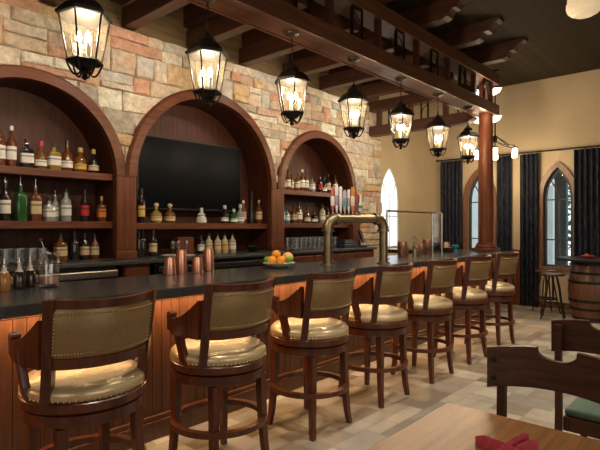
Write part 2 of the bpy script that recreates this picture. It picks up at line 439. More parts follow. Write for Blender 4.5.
def stone(x0, x1, z0, z1):
    J = lambda k=.012: rnd.uniform(-k, k)
    g = .003; w_, h_ = x1-x0, z1-z0
    poly = []
    for k in range(4):                       # ragged outline: corners and points along each side
        a = [(x0+g, z0+g), (x1-g, z0+g), (x1-g, z1-g), (x0+g, z1-g)]
        p, q = a[k], a[(k+1) % 4]; m = 3 if k % 2 == 0 else 2
        for i in range(m):
            u = i/m + (J(.08) if i else 0)
            poly.append((p[0]+(q[0]-p[0])*u+J(.009), p[1]+(q[1]-p[1])*u+J(.009)))
    cx, cz = (x0+x1)/2, (z0+z1)/2
    if cz < ZS:
        if cx < 7.0 and x1 > .75: return
        if cx >= 7.0: poly = clip(poly, (1, 0), 7.31)
    else:
        for c, r, ro in ARCH:
            rm = r+.07; dx, dz = cx-c, cz-ZS; L = math.hypot(dx, dz) or 1; n = (dx/L, dz/L)
            poly = clip(poly, n, n[0]*c+n[1]*ZS+rm)
            if len(poly) < 3: return
    if len(poly) < 3: return
    a = sum(poly[i][0]*poly[(i+1) % len(poly)][1]-poly[(i+1) % len(poly)][0]*poly[i][1] for i in range(len(poly)))/2
    if abs(a) < .0012: return
    mx, mz = sum(p[0] for p in poly)/len(poly), sum(p[1] for p in poly)/len(poly)
    c = rnd.choices([q[0] for q in SP], [q[1] for q in SP])[0]; k = rnd.uniform(.9, 1.18); c = [min(.86, q*k) for q in c]
    dp = rnd.uniform(.012, .048)
    def sh(p, q):
        dx, dz = p[0]-mx, p[1]-mz; L = math.hypot(dx, dz) or 1
        return (p[0]-dx/L*q, p[1]-dz/L*q)
    A = [mb.bm.verts.new((p[0], W+.01, p[1])) for p in poly]
    B = [mb.bm.verts.new((p[0], W-dp*.55, p[1])) for p in poly]
    C = []
    for p in poly:
        q = sh(p, rnd.uniform(.008, .024)); C.append(mb.bm.verts.new((q[0], W-dp+J(.006), q[1])))
    n = len(poly)
    for Ra, S in ((A, B), (B, C)):
        for i in range(n): mb.face([Ra[i], Ra[(i+1) % n], S[(i+1) % n], S[i]], c)
    D = mb.bm.verts.new((mx+J(.03), W-dp+J(.009), mz+J(.02)))
    for i in range(n): mb.face([C[i], C[(i+1) % n], D], c)
z = 1.15
while z < 3.69:
    h = rnd.choice([.13, .16, .19, .22, .26, .18])
    if z+h > 3.58: h = 3.7-z
    x = .6-rnd.uniform(0, .2)
    while x < 8.03:
        wd = rnd.choice([.15, .20, .24, .28, .36, .48, .66, .26, .22])*rnd.uniform(.85, 1.15)
        x1 = min(x+wd, 8.04)
        if 8.04-x1 < .1: x1 = 8.04
        xa = max(x, .6)
        if x1 > .62:
            q = rnd.random()
            if h > .15 and q < .45 and wd < .5:
                t = rnd.uniform(.35, .65); stone(xa, x1, z, z+h*t); stone(xa, x1, z+h*t, z+h)
            elif h > .17 and q < .6 and wd > .3:
                t = rnd.uniform(.4, .6); m = xa+(x1-xa)*rnd.uniform(.35, .65); stone(xa, x1, z, z+h*t); stone(xa, m, z+h*t, z+h); stone(m, x1, z+h*t, z+h)
            else: stone(xa, x1, z, z+h)
        x = x1
    z += h
struct(mb.build('wall_back', M['stone']))

# chair rail and wainscot on the end wall
mb = MB(); mb.box(E-.035, E, -4.0, 2.27, .96, 1.05, .01); mb.box(E-.035, E, 2.91, 3.70, .96, 1.05, .01); mb.box(E-.035, E, 4.34, W, .96, 1.05, .01)
struct(mb.build('trim_1', M['mahogany_y']))
mb = MB()
for a, b in ((-4.0, 2.27), (2.91, 3.70), (4.34, W)):
    y = a
    while y < b-.01: mb.box(E-.018, E, y+.004, min(y+.14, b)-.004, .12, .96, .004, 1); y += .14
struct(mb.build('trim_2', M['mahogany_z']))
mb = MB(); mb.box(E-.03, E, -4.0, W, 0, .12, .008); struct(mb.build('baseboard_end', M['mahogany_y']))

# ---- windows
def gothic_band(mb, c, hw, zb, zs, za, t, axis, a0, a1, sill=True):
    o = gothic_outline(c, hw+t, zb, zs, za+t*1.25); i = gothic_outline(c, hw, zb, zs, za)
    def P(p, a): return (a, p[0], p[1]) if axis == 'X' else (p[0], a, p[1])
    secs = [[P(i[k], a0), P(o[k], a0), P(o[k], a1), P(i[k], a1)] for k in range(len(o))]
    mb.strip(secs)
    if sill:
        if axis == 'X': mb.box(a0-.02, a1, c-hw-t-.02, c+hw+t+.02, zb-.05, zb)
        else: mb.box(c-hw-t-.02, c+hw+t+.02, a0-.02, a1, zb-.05, zb)
for k, (c, hw, zb, zs, za) in enumerate(WIN):
    wn = struct(bpy.data.objects.new('window_%d' % (k+1), None)); col.objects.link(wn); wn.location = (E, c, zb)
    mb = MB(); gothic_band(mb, c, hw, zb, zs, za, .09, 'X', E-.05, E-.001)
    mb.build('casing', M['window_wood'], wn, None).matrix_parent_inverse = Matrix.Translation((-E, -c, -zb))
    mb = MB(); gothic_band(mb, c, hw-.05, zb+.03, zs, za-.06, .049, 'X', E+.02, E+.07, False)
    mb.box(E+.02, E+.07, c-hw, c+hw, zb, zb+.035)
    mb.box(E+.03, E+.06, c-.018, c+.018, zb, zs)
    for zz in (1.25, zs-.04): mb.box(E+.03, E+.06, c-hw+.01, c+hw-.01, zz-.011, zz+.011)
    R = 2*hw*.92
    for s in (-1, 1):     # intersecting tracery bars
        pts = []
        for i in range(10):
            u = i/9; pts.append((E+.045, c+s*(.02*u+.155*u*u), zs-.04+.40*u))
        pts = [p for p in pts if p[2] < gothic(c, hw-.03, zs, za-.04)(min(max(p[1], c-hw+.03), c+hw-.03))]
        mb.tube(pts, .013, 6)
    mb.build('mullions', M['dark_post'], wn).matrix_parent_inverse = Matrix.Translation((-E, -c, -zb))
    mb = MB(); mb.prism(gothic_outline(c, hw-.01, zb+.01, zs, za-.01), 'X', E+.05, E+.054)
    mb.build('pane', M['window_glass'], wn).matrix_parent_inverse = Matrix.Translation((-E, -c, -zb))
c, hw, zb, zs, za = BW
wn = struct(bpy.data.objects.new('window_3', None)); col.objects.link(wn); wn.location = (c, W, zb)
INV = Matrix.Translation((-c, -W, -zb))
mb = MB(); mb.prism(gothic_outline(c, hw-.005, zb+.005, zs, za-.01), 'Y', W+.045, W+.049); mb.build('pane', M['frosted'], wn).matrix_parent_inverse = INV
mb = MB(); gothic_band(mb, c, hw-.02, zb, zs, za-.025, .019, 'Y', W+.025, W+.06, False)
mb.box(c-.009, c+.009, W+.03, W+.044, zb, zs+.1); mb.box(c-hw, c+hw, W+.03, W+.044, 1.68, 1.70)
for s in (-1, 1):
    mb.tube([(c+s*(.0+.27*math.sin(i/6*1.2)), W+.036, zs+.1+.36*(1-math.cos(i/6*1.2))/.64*.9) for i in range(7)], .008, 6)
mb.build('mullions', cmat((.55, .5, .42), .6), wn).matrix_parent_inverse = INV

# outside, seen through the end windows
mb = MB(); mb.box(E+.2, 18, -4, 9, -.25, -.15); struct(mb.build('ground_outside', M['paving']))
mb = MB(); mb.box(13.1, 13.25, 3.55, 9, -.15, 3.6); struct(mb.build('wall_porch', M['porch']))
mb = MB(); mb.box(12.0, 12.16, 2.98, 3.22, -.15, 3.3, .01); mb.box(11.98, 12.18, 1.2, 4.2, 2.55, 2.85, .01)
tag(mb.build('porch_post', M['dark_post'], loc=None), 'dark porch post and lintel outside the right arched window', 'post')
def shrub(x, y, h, r, label):
    t = thing('shrub', label, 'shrub', (x, y, -.15), 0, 'shrubs beyond the porch')
    g = MB(); rr = random.Random(int(x*100+y*7))
    for i in range(520):
        a = rr.uniform(0, 2*PI); q = r*math.sqrt(rr.random()); zz = rr.uniform(.25, h)
        q *= (1-.55*abs(zz/h-.45)); p = Vector((q*math.cos(a), q*math.sin(a), zz))
        d1 = Vector((rr.uniform(-1, 1), rr.uniform(-1, 1), rr.uniform(-.6, .6))).normalized()*.11
        d2 = d1.cross(Vector((rr.uniform(-1, 1), rr.uniform(-1, 1), rr.uniform(-1, 1)))).normalized()*.05
        vs = [g.bm.verts.new(p+d) for d in (-d1, d2, d1, -d2)]; g.face(vs)
    g.build('foliage', M['leaf'], t)
    g = MB(); g.tube([(0, 0, 0), (.02, 0, h*.4), (0, .03, h*.75)], [.06, .045, .02], 8); g.build('trunk', M['barrel'], t)
shrub(16.0, 4.0, 2.9, 1.1, 'tall leafy shrub seen through the right pane of the arched window')
shrub(16.2, 1.6, 3.0, .95, 'leafy shrub beyond the right window, beside the curtain')

# ================================================================ BACK BAR
mb = MB(); mb.box(.6, 7.30, 4.78, 5.62, 1.10, 1.14, .006)
tag(mb.build('back_counter', M['back_counter'], loc=None), 'charcoal stone counter running under the three arches', 'counter')
def pil(x0, x1, label):
    t = thing('pilaster', label, 'pilaster', ((x0+x1)/2, W, 1.14), 0, 'wooden pilasters between the arches')
    h = (x1-x0)/2
    g = MB(); g.box(-h+.002, h-.002, -.075, .0, 0.001, ZS-1.14-.003, .006); g.build('shaft', M['mahogany_z'], t)
    g = MB(); g.box(-h-.004, h+.004, -.085, .0, .001, .08, .006); g.build('base_block', M['mahogany_x'], t)
pil(.75, .99, 'wooden pilaster left of the left arch')
pil(2.71, 2.95, 'wooden pilaster between the left arch and the television arch')
pil(5.08, 5.35, 'wooden pilaster between the television arch and the right arch')
pil(7.07, 7.30, 'wooden pilaster at the right edge of the right arch')
def alcove(c, r, ro, label, shelves, lab2):
    t = thing('arched_alcove', label, 'alcove', (c, W, 1.14), 0, 'arched wooden bar alcoves')
    zs = ZS-1.14; D = .42
    g = MB(); n = 40
    g.strip([[(rr*math.cos(a), y, zs+rr*math.sin(a)) for rr, y in ((r, -.085), (ro-.025, -.085), (ro, -.06), (ro, .0), (r, .0))] for a in [PI*i/n for i in range(n+1)]])
    g.build('arch_trim', M['mahogany_x'], t, smooth=True, angle=35)
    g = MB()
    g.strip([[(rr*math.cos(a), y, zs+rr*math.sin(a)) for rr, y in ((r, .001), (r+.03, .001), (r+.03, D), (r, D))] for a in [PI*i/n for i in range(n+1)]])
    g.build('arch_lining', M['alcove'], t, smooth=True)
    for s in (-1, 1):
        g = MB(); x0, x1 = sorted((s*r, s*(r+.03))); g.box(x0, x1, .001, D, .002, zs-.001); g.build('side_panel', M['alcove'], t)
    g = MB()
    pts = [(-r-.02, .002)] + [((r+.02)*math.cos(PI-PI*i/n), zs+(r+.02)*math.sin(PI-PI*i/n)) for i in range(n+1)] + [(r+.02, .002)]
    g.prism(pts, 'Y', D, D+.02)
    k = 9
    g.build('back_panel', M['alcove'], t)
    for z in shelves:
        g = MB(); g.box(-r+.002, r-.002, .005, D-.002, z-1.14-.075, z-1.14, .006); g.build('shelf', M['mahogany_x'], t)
    return t
alcove(*ARCH[0], 'left arched wooden alcove with two bottle shelves', (2.07, 1.548), '')
alcove(*ARCH[1], 'central and largest wooden arch with the television above one shelf', (1.535,), '')
alcove(*ARCH[2], 'right arched wooden alcove with two bottle shelves behind the beer taps', (2.055, 1.545), '')

# television
t = thing('television', 'large black flat television in the central arch', 'television', (3.95, 5.46, 1.68))
mb = MB(); mb.box(-.82, .82, -.03, .03, .02, .93, .008); mb.build('bezel', M['black'], t)
mb = MB(); mb.box(-.80, .80, -.034, -.0305, .045, .91); mb.build('screen', M['tv'], t)
mb = MB(); mb.box(-.3, .3, .031, .155, .3, .65, .01); mb.build('wall_bracket', M['iron'], t)

# under-counter units
def fridge(x0, x1, door, label, ndoor):
    t = thing('bar_fridge', label, 'fridge', ((x0+x1)/2, 4.84, 0)); h = (x1-x0)/2
    g = MB(); g.box(-h, h, .02, .7, .0, 1.095, .005); g.build('body', M['black'], t)
    for i in range(ndoor):
        a = -h+(2*h)*i/ndoor; b = -h+2*h*(i+1)/ndoor
        g = MB(); g.box(a+.008, b-.008, -.03, .018, .1, .97, .008); d = g.build('door', door, t)
        g = MB(); g.tube([(a+.06, -.07, .9), (b-.06, -.07, .9)], .012, 8); g.tube([(a+.09, -.07, .9), (a+.09, -.03, .9)], .008, 6); g.tube([(b-.09, -.07, .9), (b-.09, -.03, .9)], .008, 6)
        g.build('handle', M['steel'], d)
    g = MB(); g.box(-h+.006, h-.006, -.05, .018, .985, 1.055, .01); g.build('top_lip', door, t)
fridge(.95, 2.56, M['steel'], 'stainless steel bar fridge under the left end of back counter', 2)
fridge(3.02, 5.05, M['black'], 'black glass fronted fridge under the back counter below the television', 3)
def cab(x0, x1, label, nd):
    t = thing('wood_cabinet', label, 'cabinet', ((x0+x1)/2, 4.84, 0)); h = (x1-x0)/2
    g = MB(); g.box(-h, h, .0, .7, .0, 1.095, .004); g.build('body', M['mahogany_z'], t)
    for i in range(nd):
        a = -h+2*h*i/nd; b = -h+2*h*(i+1)/nd
        g = MB(); g.box(a+.01, b-.01, -.02, -.001, .1, 1.06, .006); d = g.build('door', M['mahogany_z'], t)
        g = MB(); g.sphere((b-.05, -.032, .8), .012, 10, 6); g.build('knob', M['brass'], d)
cab(2.64, 2.94, 'narrow reddish wood cabinet between the steel and the black fridge', 1)
cab(5.13, 7.28, 'long wooden cabinet below the right arch', 4)

# ================================================================ FRONT BAR
BX0, BX1, BF, BB = -1.6, 8.15, 2.76, 3.64
mb = MB()
mb.prism([(BX0, BF), (BX1, BF), (BX1, 4.77), (7.45, 4.77), (7.45, BB), (BX0, BB)], 'Z', 1.035, 1.1)
bw = mb.build('bar_worktop', M['counter'])
bv = bw.modifiers.new('bevel', 'BEVEL'); bv.width = .006; bv.segments = 2
tag(bw, 'long charcoal black stone bar top in front of stools', 'counter')
t = thing('bar_cabinet', 'reddish beadboard bar front lit orange beneath the black top', 'bar', (3.3, 3.13, 0))
mb = MB(); x = BX0
while x < 8.05:
    mb.box(x+.001-3.3, min(x+.075, 8.08)-.001-3.3, .0, .03, .16, 1.03, .004, 1); x += .075
mb.build('beadboard', M['bar_front'], t)
mb = MB(); mb.box(BX0-3.3, 8.08-3.3, .012, .10, 0, 1.034); mb.box(8.0-3.3, 8.08-3.3, .10, 1.6, 0, 1.034); mb.build('carcass', M['mahogany_x'], t)
mb = MB(); mb.box(BX0-3.3, 8.1-3.3, -.03, .03, 0, .13, .006); mb.box(BX0-3.3, 8.1-3.3, -.022, .03, .13, .165, .008); mb.build('baseboard', M['bar_front'], t)
mb = MB(); mb.box(BX0-3.3, 8.08-3.3, -.012, .03, .97, 1.033, .004); mb.build('top_rail', M['bar_front'], t)
mb = MB(); mb.box(-1.2, 8.0, 3.02, 3.045, 1.027, 1.0345); tag(mb.build('light_strip', plain('strip', (1, .7, .4), .5, emit=(1, .52, .18), estr=4)), 'warm light strip under the bar top overhang', 'light')
l = area('bar_strip_light', (3.4, 3.03, 1.022), (3.4, 3.09, .5), 9.1, .02, 52, (1.0, .60, .27))
l.rotation_euler = (math.radians(12), 0, 0)
mb = MB(); mb.box(.86, .945, 3.118, 3.129, .77, .93, .003)
mb.box(.887, .918, 3.114, 3.119, .80, .83); mb.box(.887, .918, 3.114, 3.119, .87, .90)
tag(mb.build('power_outlet', M['black']), 'black power outlet on bar front left of first stool', 'outlet')

# ================================================================ PERGOLA
t = thing('bar_pergola', 'dark timber pergola of beams and rafters over the bar', 'pergola', (3.5, 3.15, 3.29))
O = Vector((3.5, 3.15, 3.29))
def wpart(mb, name, mat, **k):
    for v in mb.bm.verts: v.co -= O
    return mb.build(name, mat, t, **k)
mb = MB(); mb.box(-2.0, 8.22, 3.03, 3.29, 3.29, 3.465, .008); mb.box(-2.0, 8.2, 3.291, 3.31, 3.275, 3.47, .004); wpart(mb, 'lower_beam', M['beam_x'])
mb = MB(); mb.box(-2.0, 8.22, 3.03, 3.31, 3.795, 3.965, .008); wpart(mb, 'upper_beam', M['beam_x'])
for k in range(-4, 6):
    x = 3.75+.86*k
    if x > 7.5: break
    mb = MB(); mb.box(x-.072, x+.072, 3.312, W+.015, 3.715, 3.93, .005); wpart(mb, 'joist', M['beam_y'])
for k in range(-2, 7):
    x = 7.55-.96*k
    if x > 7.6 or x < .5: continue
    mb = MB()
    poly = [(W+.015, 3.967), (W+.015, 4.205), (2.40, 4.205), (2.40, 4.17), (2.46, 4.155), (2.52, 4.11), (2.55, 4.065), (2.61, 4.06), (2.64, 4.03), (2.66, 3.99), (2.72, 3.967)]
    mb.prism(poly, 'X', x-.075, x+.075); wpart(mb, 'rafter', M['beam_y'])
for k in range(-3, 5):
    x = 3.87+.865*k
    mb = MB(); mb.box(x-.032, x+.032, 3.06, 3.125, 3.465, 3.795, .004); wpart(mb, 'post', M['beam_z'])
    xb = x+.433
    if xb < 7.8:
        mb = MB()
        a = .09
        mb.box(xb-a-.008, xb-a+.008, 3.05, 3.085, 3.465, 3.77); mb.box(xb+a-.006, xb+a+.006, 3.055, 3.08, 3.465, 3.77); mb.box(xb-a, xb+a, 3.055, 3.08, 3.77, 3.794)
        mb.tube([(xb-a+.02+.14*math.sin(i/8*PI/2), 3.067, 3.56+.17*math.cos(i/8*PI/2)) for i in range(9)], .008, 6)
        wpart(mb, 'iron_bracket', M['iron'])
for zz, nm in ((3.13, 'lower_crossbeam'), (3.575, 'upper_crossbeam')):
    mb = MB()
    poly = [(W-.055, zz), (W-.055, zz+.175), (3.34, zz+.175), (3.26, zz+.12), (3.20, zz+.07), (3.30, zz)]
    mb.prism(poly, 'X', 7.60, 7.76); wpart(mb, nm, M['beam_y'])
for y in (3.7, 4.35, 4.98):
    mb = MB(); mb.box(7.64, 7.72, y-.04, y+.04, 3.305, 3.575, .004); wpart(mb, 'post', M['beam_z'])
    mb = MB(); yb = y-.3
    mb.box(7.60, 7.64, yb-.07, yb-.055, 3.305, 3.57); mb.box(7.60, 7.64, yb+.055, yb+.07, 3.305, 3.57)
    mb.tube([(7.62, yb-.055+.11*math.sin(i/8*PI/2), 3.36+.16*math.cos(i/8*PI/2)) for i in range(9)], .008, 6); wpart(mb, 'iron_bracket', M['iron'])

# column
CX, CY = 7.98, 3.16
t = thing('timber_column', 'round reddish wooden column standing on the far bar end', 'column', (CX, CY, 1.1))
mb = MB(); mb.lathe([(.118, .13), (.116, 1.2), (.108, 2.19)], 28); mb.lathe([(.108, 2.36), (.106, 2.69)], 28); mb.build('shaft', M['column'], t, smooth=True)
mb = MB(); mb.box(-.17, .17, -.17, .17, 0, .05, .006); mb.lathe([(.165, .05), (.168, .075), (.15, .09), (.14, .105), (.145, .12), (.125, .13)], 28); mb.build('base', M['column'], t, smooth=True)
for zz, lb in ((3.175, 'added glowing white half-ring behind the column under the lower beam'), (3.62, 'added glowing white half-ring behind the column under the upper beam')):
    mb = MB()  # made-up glowing half-ring standing in for brightly lit surfaces behind the column
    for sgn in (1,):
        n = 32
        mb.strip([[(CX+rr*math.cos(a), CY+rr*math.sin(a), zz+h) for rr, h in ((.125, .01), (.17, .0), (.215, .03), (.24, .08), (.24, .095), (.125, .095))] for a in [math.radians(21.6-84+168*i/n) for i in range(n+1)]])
    o = mb.build('bright_half_ring', M['half_ring_glow'], loc=(CX, CY, zz), smooth=True); tag(o, lb, 'light')
    pl = bpy.data.lights.new('half_ring_fill', 'POINT'); pl.energy = 3; pl.color = (1, .8, .55); pl.shadow_soft_size = .05  # point light added beside each half-ring, no bulb there
    po = bpy.data.objects.new('half_ring_fill', pl); col.objects.link(po); po.location = (CX-.3, CY-.1, zz+.05)

# ================================================================ LANTERNS
def make_lantern(label):
    """origin at the canopy, hanging down"""
    t = thing('hanging_lantern', label, 'lantern', (0, 0, 0), 0, 'lanterns hanging in a row over the bar')
    g = MB(); g.lathe([(.03, -.035), (.062, -.02), (.07, -.006), (.07, -.001)], 20); g.build('canopy', M['bronze'], t, smooth=True)
    g = MB()
    z = -.03; i = 0
    while z > -.25:
        a, b = (.010, 0) if i % 2 else (0, .010)
        g.tube([(a*math.cos(q), b*math.cos(q), z-.017+.021*math.sin(q)) for q in [2*PI*j/10 for j in range(10)]], .0032, 5, closed=True)
        z -= .032; i += 1
    g.tube([(0, 0, -.24), (0, 0, -.29)], .007, 6); g.build('chain', M['iron'], t)
    g = MB(); H6 = 6
    g.lathe([(.158, -.468), (.172, -.462), (.174, -.445), (.160, -.437), (.155, -.425), (.118, -.385), (.075, -.36), (.066, -.345), (.062, -.325), (.035, -.305), (.022, -.29), (.012, -.27)], 6, ph=PI/6); g.build('roof', M['iron'], t)
    g = MB()
    for k in range(6):
        a = PI/6+k*PI/3; c, s = math.cos(a), math.sin(a)
        g.tube([(.152*c, .152*s, -.46), (.100*c, .100*s, -.742)], .0065, 6)
    g.lathe([(.108, -.757), (.117, -.747), (.108, -.735)], 6, ph=PI/6)
    g.build('cage', M['iron'], t)
    g = MB(); A = g.ring((0, 0, -.462), (0, 0, 1), .147, 6, PI/6); B = g.ring((0, 0, -.737), (0, 0, 1), .097, 6, PI/6); g.bridge(A, B)
    o = g.build('glass_panes', M['lantern_glass'], t)
    g = MB()
    g.lathe([(.05, -.79), (.06, -.775), (.078, -.758)], 12)
    for k in range(6):
        a = k*PI/3+PI/6; c, s = math.cos(a), math.sin(a)
        g.tube([((.106-.009*i)*c, (.106-.009*i)*s, -.755-.055*math.sin(i/9*PI*.9)-.004*i) for i in range(10)], .0065, 5)
    g.lathe([(.004, -.86), (.022, -.845), (.012, -.828), (.03, -.81), (.02, -.79)], 12); g.build('finial', M['iron'], t, smooth=True)
    for k in range(3):
        a = k*2*PI/3+.4; x, y = .036*math.cos(a), .036*math.sin(a)
        g = MB(); g.lathe([(.010, -.738), (.010, -.625)], 10, (x, y, 0)); cdl = g.build('candle', M['candle'], t)
        g = MB(); g.lathe([(.008, -.625), (.017, -.612), (.019, -.598), (.012, -.572), (.002, -.555)], 12, (x, y, 0)); g.build('bulb', M['bulb'], cdl, smooth=True)
    return t
LL = ['nearest and largest hanging lantern, cut by the top left of the view', 'second hanging lantern from the left, against the central arch', 'third hanging lantern from the left, between central and right arch',
      'fourth hanging lantern from the left, above the right arch', 'fifth hanging lantern from the left, in front of the far crossbeam', 'sixth hanging lantern from the left, near the far column', 'farthest and smallest hanging lantern, beside the round column']
l0 = make_lantern(LL[0])
for i in range(7):
    x = 1.45+.97*i; p = (x, 3.15, 3.289)
    if i == 0: l0.location = p; l0.rotation_euler.z = .25
    else: dup(l0, p, [.25, .05, .4, .7, .15, .5, .1][i], LL[i])
    pl = bpy.data.lights.new('lantern_lamp', 'POINT'); pl.energy = 30; pl.color = (1.0, .83, .62); pl.shadow_soft_size = .05
    po = bpy.data.objects.new('lantern_lamp', pl); col.objects.link(po); po.location = (x, 3.15, 2.72)

# chandelier and globe
t = thing('jar_chandelier', 'iron chandelier with glowing jar lights behind the column', 'chandelier', (8.75, 3.30, 2.66))
mb = MB(); mb.tube([(0, 0, .42), (0, 0, 1.545)], .012, 8); mb.lathe([(.06, 1.52), (.06, 1.549)], 16)
mb.lathe([(.01, .28), (.03, .30), (.035, .36), (.02, .42)], 12); mb.build('stem', M['iron'], t)
for k in range(6):
    a = k*PI/3+.35; c, s = math.cos(a), math.sin(a)
    mb = MB(); mb.tube([(.02*c, .02*s, .40), (.14*c, .14*s, .31), (.27*c, .27*s, .215), (.34*c, .34*s, .21), (.36*c, .36*s, .17)], .008, 6)
    mb.tube([(.02*c, .02*s, .30), (.17*c, .17*s, .235), (.36*c, .36*s, .205)], .006, 6)
    ar = mb.build('arm', M['iron'], t)
    mb = MB(); mb.lathe([(.034, .04), (.042, .055), (.042, .12), (.034, .135), (.034, .15)], 14, (.36*c, .36*s, 0)); mb.build('jar', M['jar_glow'], ar, smooth=True)
    mb = MB(); mb.lathe([(.044, .148), (.044, .175), (.02, .18)], 14, (.36*c, .36*s, 0)); mb.build('lid', M['iron'], ar)
pl = bpy.data.lights.new('chandelier_lamp', 'POINT'); pl.energy = 45; pl.color = (1, .78, .48); pl.shadow_soft_size = .3
po = bpy.data.objects.new('chandelier_lamp', pl); col.objects.link(po); po.location = (8.75, 3.30, 2.5)
t = thing('ceiling_globe', 'cream stepped glass ceiling lamp at upper right', 'lamp', (5.70, 1.25, 3.63))
mb = MB(); mb.lathe([(.06, .0), (.09, .006), (.105, .02), (.13, .028), (.155, .055), (.165, .09), (.165, .13), (.155, .145), (.155, .19), (.14, .205), (.14, .25), (.09, .30), (.07, .32)], 32); mb.build('glass_shade', M['globe'], t, smooth=True, angle=24)
mb = MB(); mb.lathe([(.072, .318), (.075, .36), (.02, .38), (.015, .55), (.07, .56), (.07, .578)], 20); mb.build('stem', M['iron'], t)

# ================================================================ BAR STOOLS
def arc_pt(R, cy, ang): return (R*math.sin(ang), cy-R*math.cos(ang))
def make_stool(label):
    """faces +Y, origin on the floor"""
    t = thing('bar_stool', label, 'bar stool', (0, 0, 0), 0, 'wooden bar stools along the bar')
    wd = M['stool']
    for sx in (-1, 1):
        for sy in (-1, 1):
            g = MB(); secs = []
            for zz, q, hw in ((0, .215, .017), (.10, .203, .019), (.25, .193, .021), (.42, .188, .023), (.575, .186, .025)):
                secs.append([(sx*q-hw, sy*q-hw, zz), (sx*q+hw, sy*q-hw, zz), (sx*q+hw, sy*q+hw, zz), (sx*q-hw, sy*q+hw, zz)])
            g.strip(secs); g.build('leg', wd, t)
    n = 48
    g = MB(); g.strip([[(r*math.cos(a), r*math.sin(a), z) for r, z in ((.262, .285), (.302, .285), (.302, .318), (.262, .318))] for a in [2*PI*i/n for i in range(n)]], closed=True)
    g.build('footrest_ring', wd, t, smooth=True)
    g = MB(); g.lathe([(.272, .575), (.285, .58), (.285, .632), (.262, .636), (.262, .642), (.292, .645), (.300, .652), (.300, .688), (.292, .694)], n); g.build('seat_ring', wd, t, smooth=True, angle=30)
    g = MB(); g.lathe([(.283, .6945), (.292, .705), (.297, .722), (.293, .742), (.270, .762), (.22, .776), (.12, .784), (.02, .786)], n); cu = g.build('seat_cushion', M['seat_leather'], t, smooth=True, angle=60)
    g = MB()
    for i in range(72):
        a = 2*PI*i/72; g.sphere((.2915*math.cos(a), .2915*math.sin(a), .703), .0062, 6, 4)
    g.build('nail_trim', M['nail'], cu)
    # back: barrel arc
    R, cy = .30, .07; A = math.radians(48)
    def sec(a, z, th, dz):
        lean = (z-.69)*.16
        o = []
        for rr, zz in ((R, z), (R+th, z), (R+th, z+dz), (R, z+dz)):
            ln = (zz-.69)*.16
            x, y = rr*math.sin(a)*(1+.13*max(0, zz-.80)), cy-rr*math.cos(a)-ln
            o.append((x, y, zz))
        return o
    N = 20; AN = [-A+2*A*i/N for i in range(N+1)]
    g = MB(); g.strip([sec(a, 1.134-.008*(1-(a/A)**2), .034, .040) for a in AN]); g.build('top_rail', wd, t, smooth=True, angle=40)
    g = MB(); g.strip([sec(a, .85, .034, .049) for a in AN]); g.build('lower_rail', wd, t, smooth=True, angle=40)
    g = MB()
    def psec(a, z0, z1):
        o = []
        for rr, zz in ((R-.008, z0), (R+.026, z0), (R+.036, z0+.02), (R+.036, z1-.02), (R+.026, z1), (R-.008, z1)):
            ln = (zz-.69)*.16; o.append((rr*math.sin(a)*(1+.13*max(0, zz-.80)), cy-rr*math.cos(a)-ln, zz))
        return o
    Ai = A*.93; AI = [-Ai+2*Ai*i/N for i in range(N+1)]
    g.strip([psec(a, .90, 1.13) for a in AI]); bk = g.build('back_upholstery', M['leather'], t, smooth=True, angle=50)
    g = MB()
    def nail(a, z):
        ln = (z-.69)*.16; rr = R+.036
        g.sphere((rr*math.sin(a)*(1+.13*max(0, z-.80)), cy-rr*math.cos(a)-ln, z), .0062, 6, 4)
    for i in range(39):
        a = -Ai*.97+2*Ai*.97*i/38; nail(a, .922); nail(a, 1.106)
    for i in range(1, 11):
        for s in (-1, 1): nail(s*Ai*.97, .922+.0167*i)
    g.build('nail_trim', M['nail'], bk)
    for s in (-1, 1):
        g = MB(); a0, a1 = s*A*.90, s*A*1.07; secs = []
        for zz in (.69, .80, .95, 1.08, 1.172):
            ln = (zz-.69)*.16; k = (1+.13*max(0, zz-.80)); q = []
            for aa, rr in ((a0, R-.004), (a1, R-.004), (a1, R+.042), (a0, R+.042)):
                q.append((rr*math.sin(aa)*k, cy-rr*math.cos(aa)-ln, zz))
            secs.append(q)
        g.strip(secs); g.build('back_post', wd, t, smooth=True, angle=30)
        # sweeping arm
        g = MB(); secs = []
        y0 = cy-R*math.cos(A)-.045
        for i in range(13):
            u = i/12; y = y0+.02+u*(.055-y0); x = .258+.052*math.sin(u*PI*.5)
            zt = 1.075-.115*math.sin(min(1, u*1.25)*PI/2)+.022*max(0, u-.75)*4*.6; zb = .852+.02*u
            if u > .9: zb += .02
            secs.append([(s*(x-.018), y, zb), (s*(x+.018), y, zb), (s*(x+.020), y, zt), (s*(x-.020), y, zt)])
        g.strip(secs); arm = g.build('arm', wd, t, smooth=True, angle=50)
        g = MB(); secs = []
        for zz, y, x, hw in ((.69, -.035, .276, .030), (.76, -.03, .290, .027), (.84, -.01, .298, .028), (.93, .012, .304, .034)):
            secs.append([(s*(x-.016), y-hw, zz), (s*(x+.016), y-hw, zz), (s*(x+.016), y+hw, zz), (s*(x-.016), y+hw, zz)])
        g.strip(secs); g.build('arm_post', wd, t)
        g = MB(); g.tube([(s*.283, .06, .978), (s*.327, .06, .978)], .020, 12); g.build('arm_scroll', wd, t, smooth=True)
    return t
SL = ['bar stool nearest the camera at the left end of the bar', 'second bar stool from the left, below the copper shakers', 'third bar stool from the left, right of the fruit bowl', 'fourth bar stool from the left, right of the brass beer tower',
      'fifth bar stool from the left, in front of the copper mugs', 'sixth bar stool from the left, left of the column', 'farthest bar stool, at the right end of the row under the column']
s0 = make_stool(SL[0])
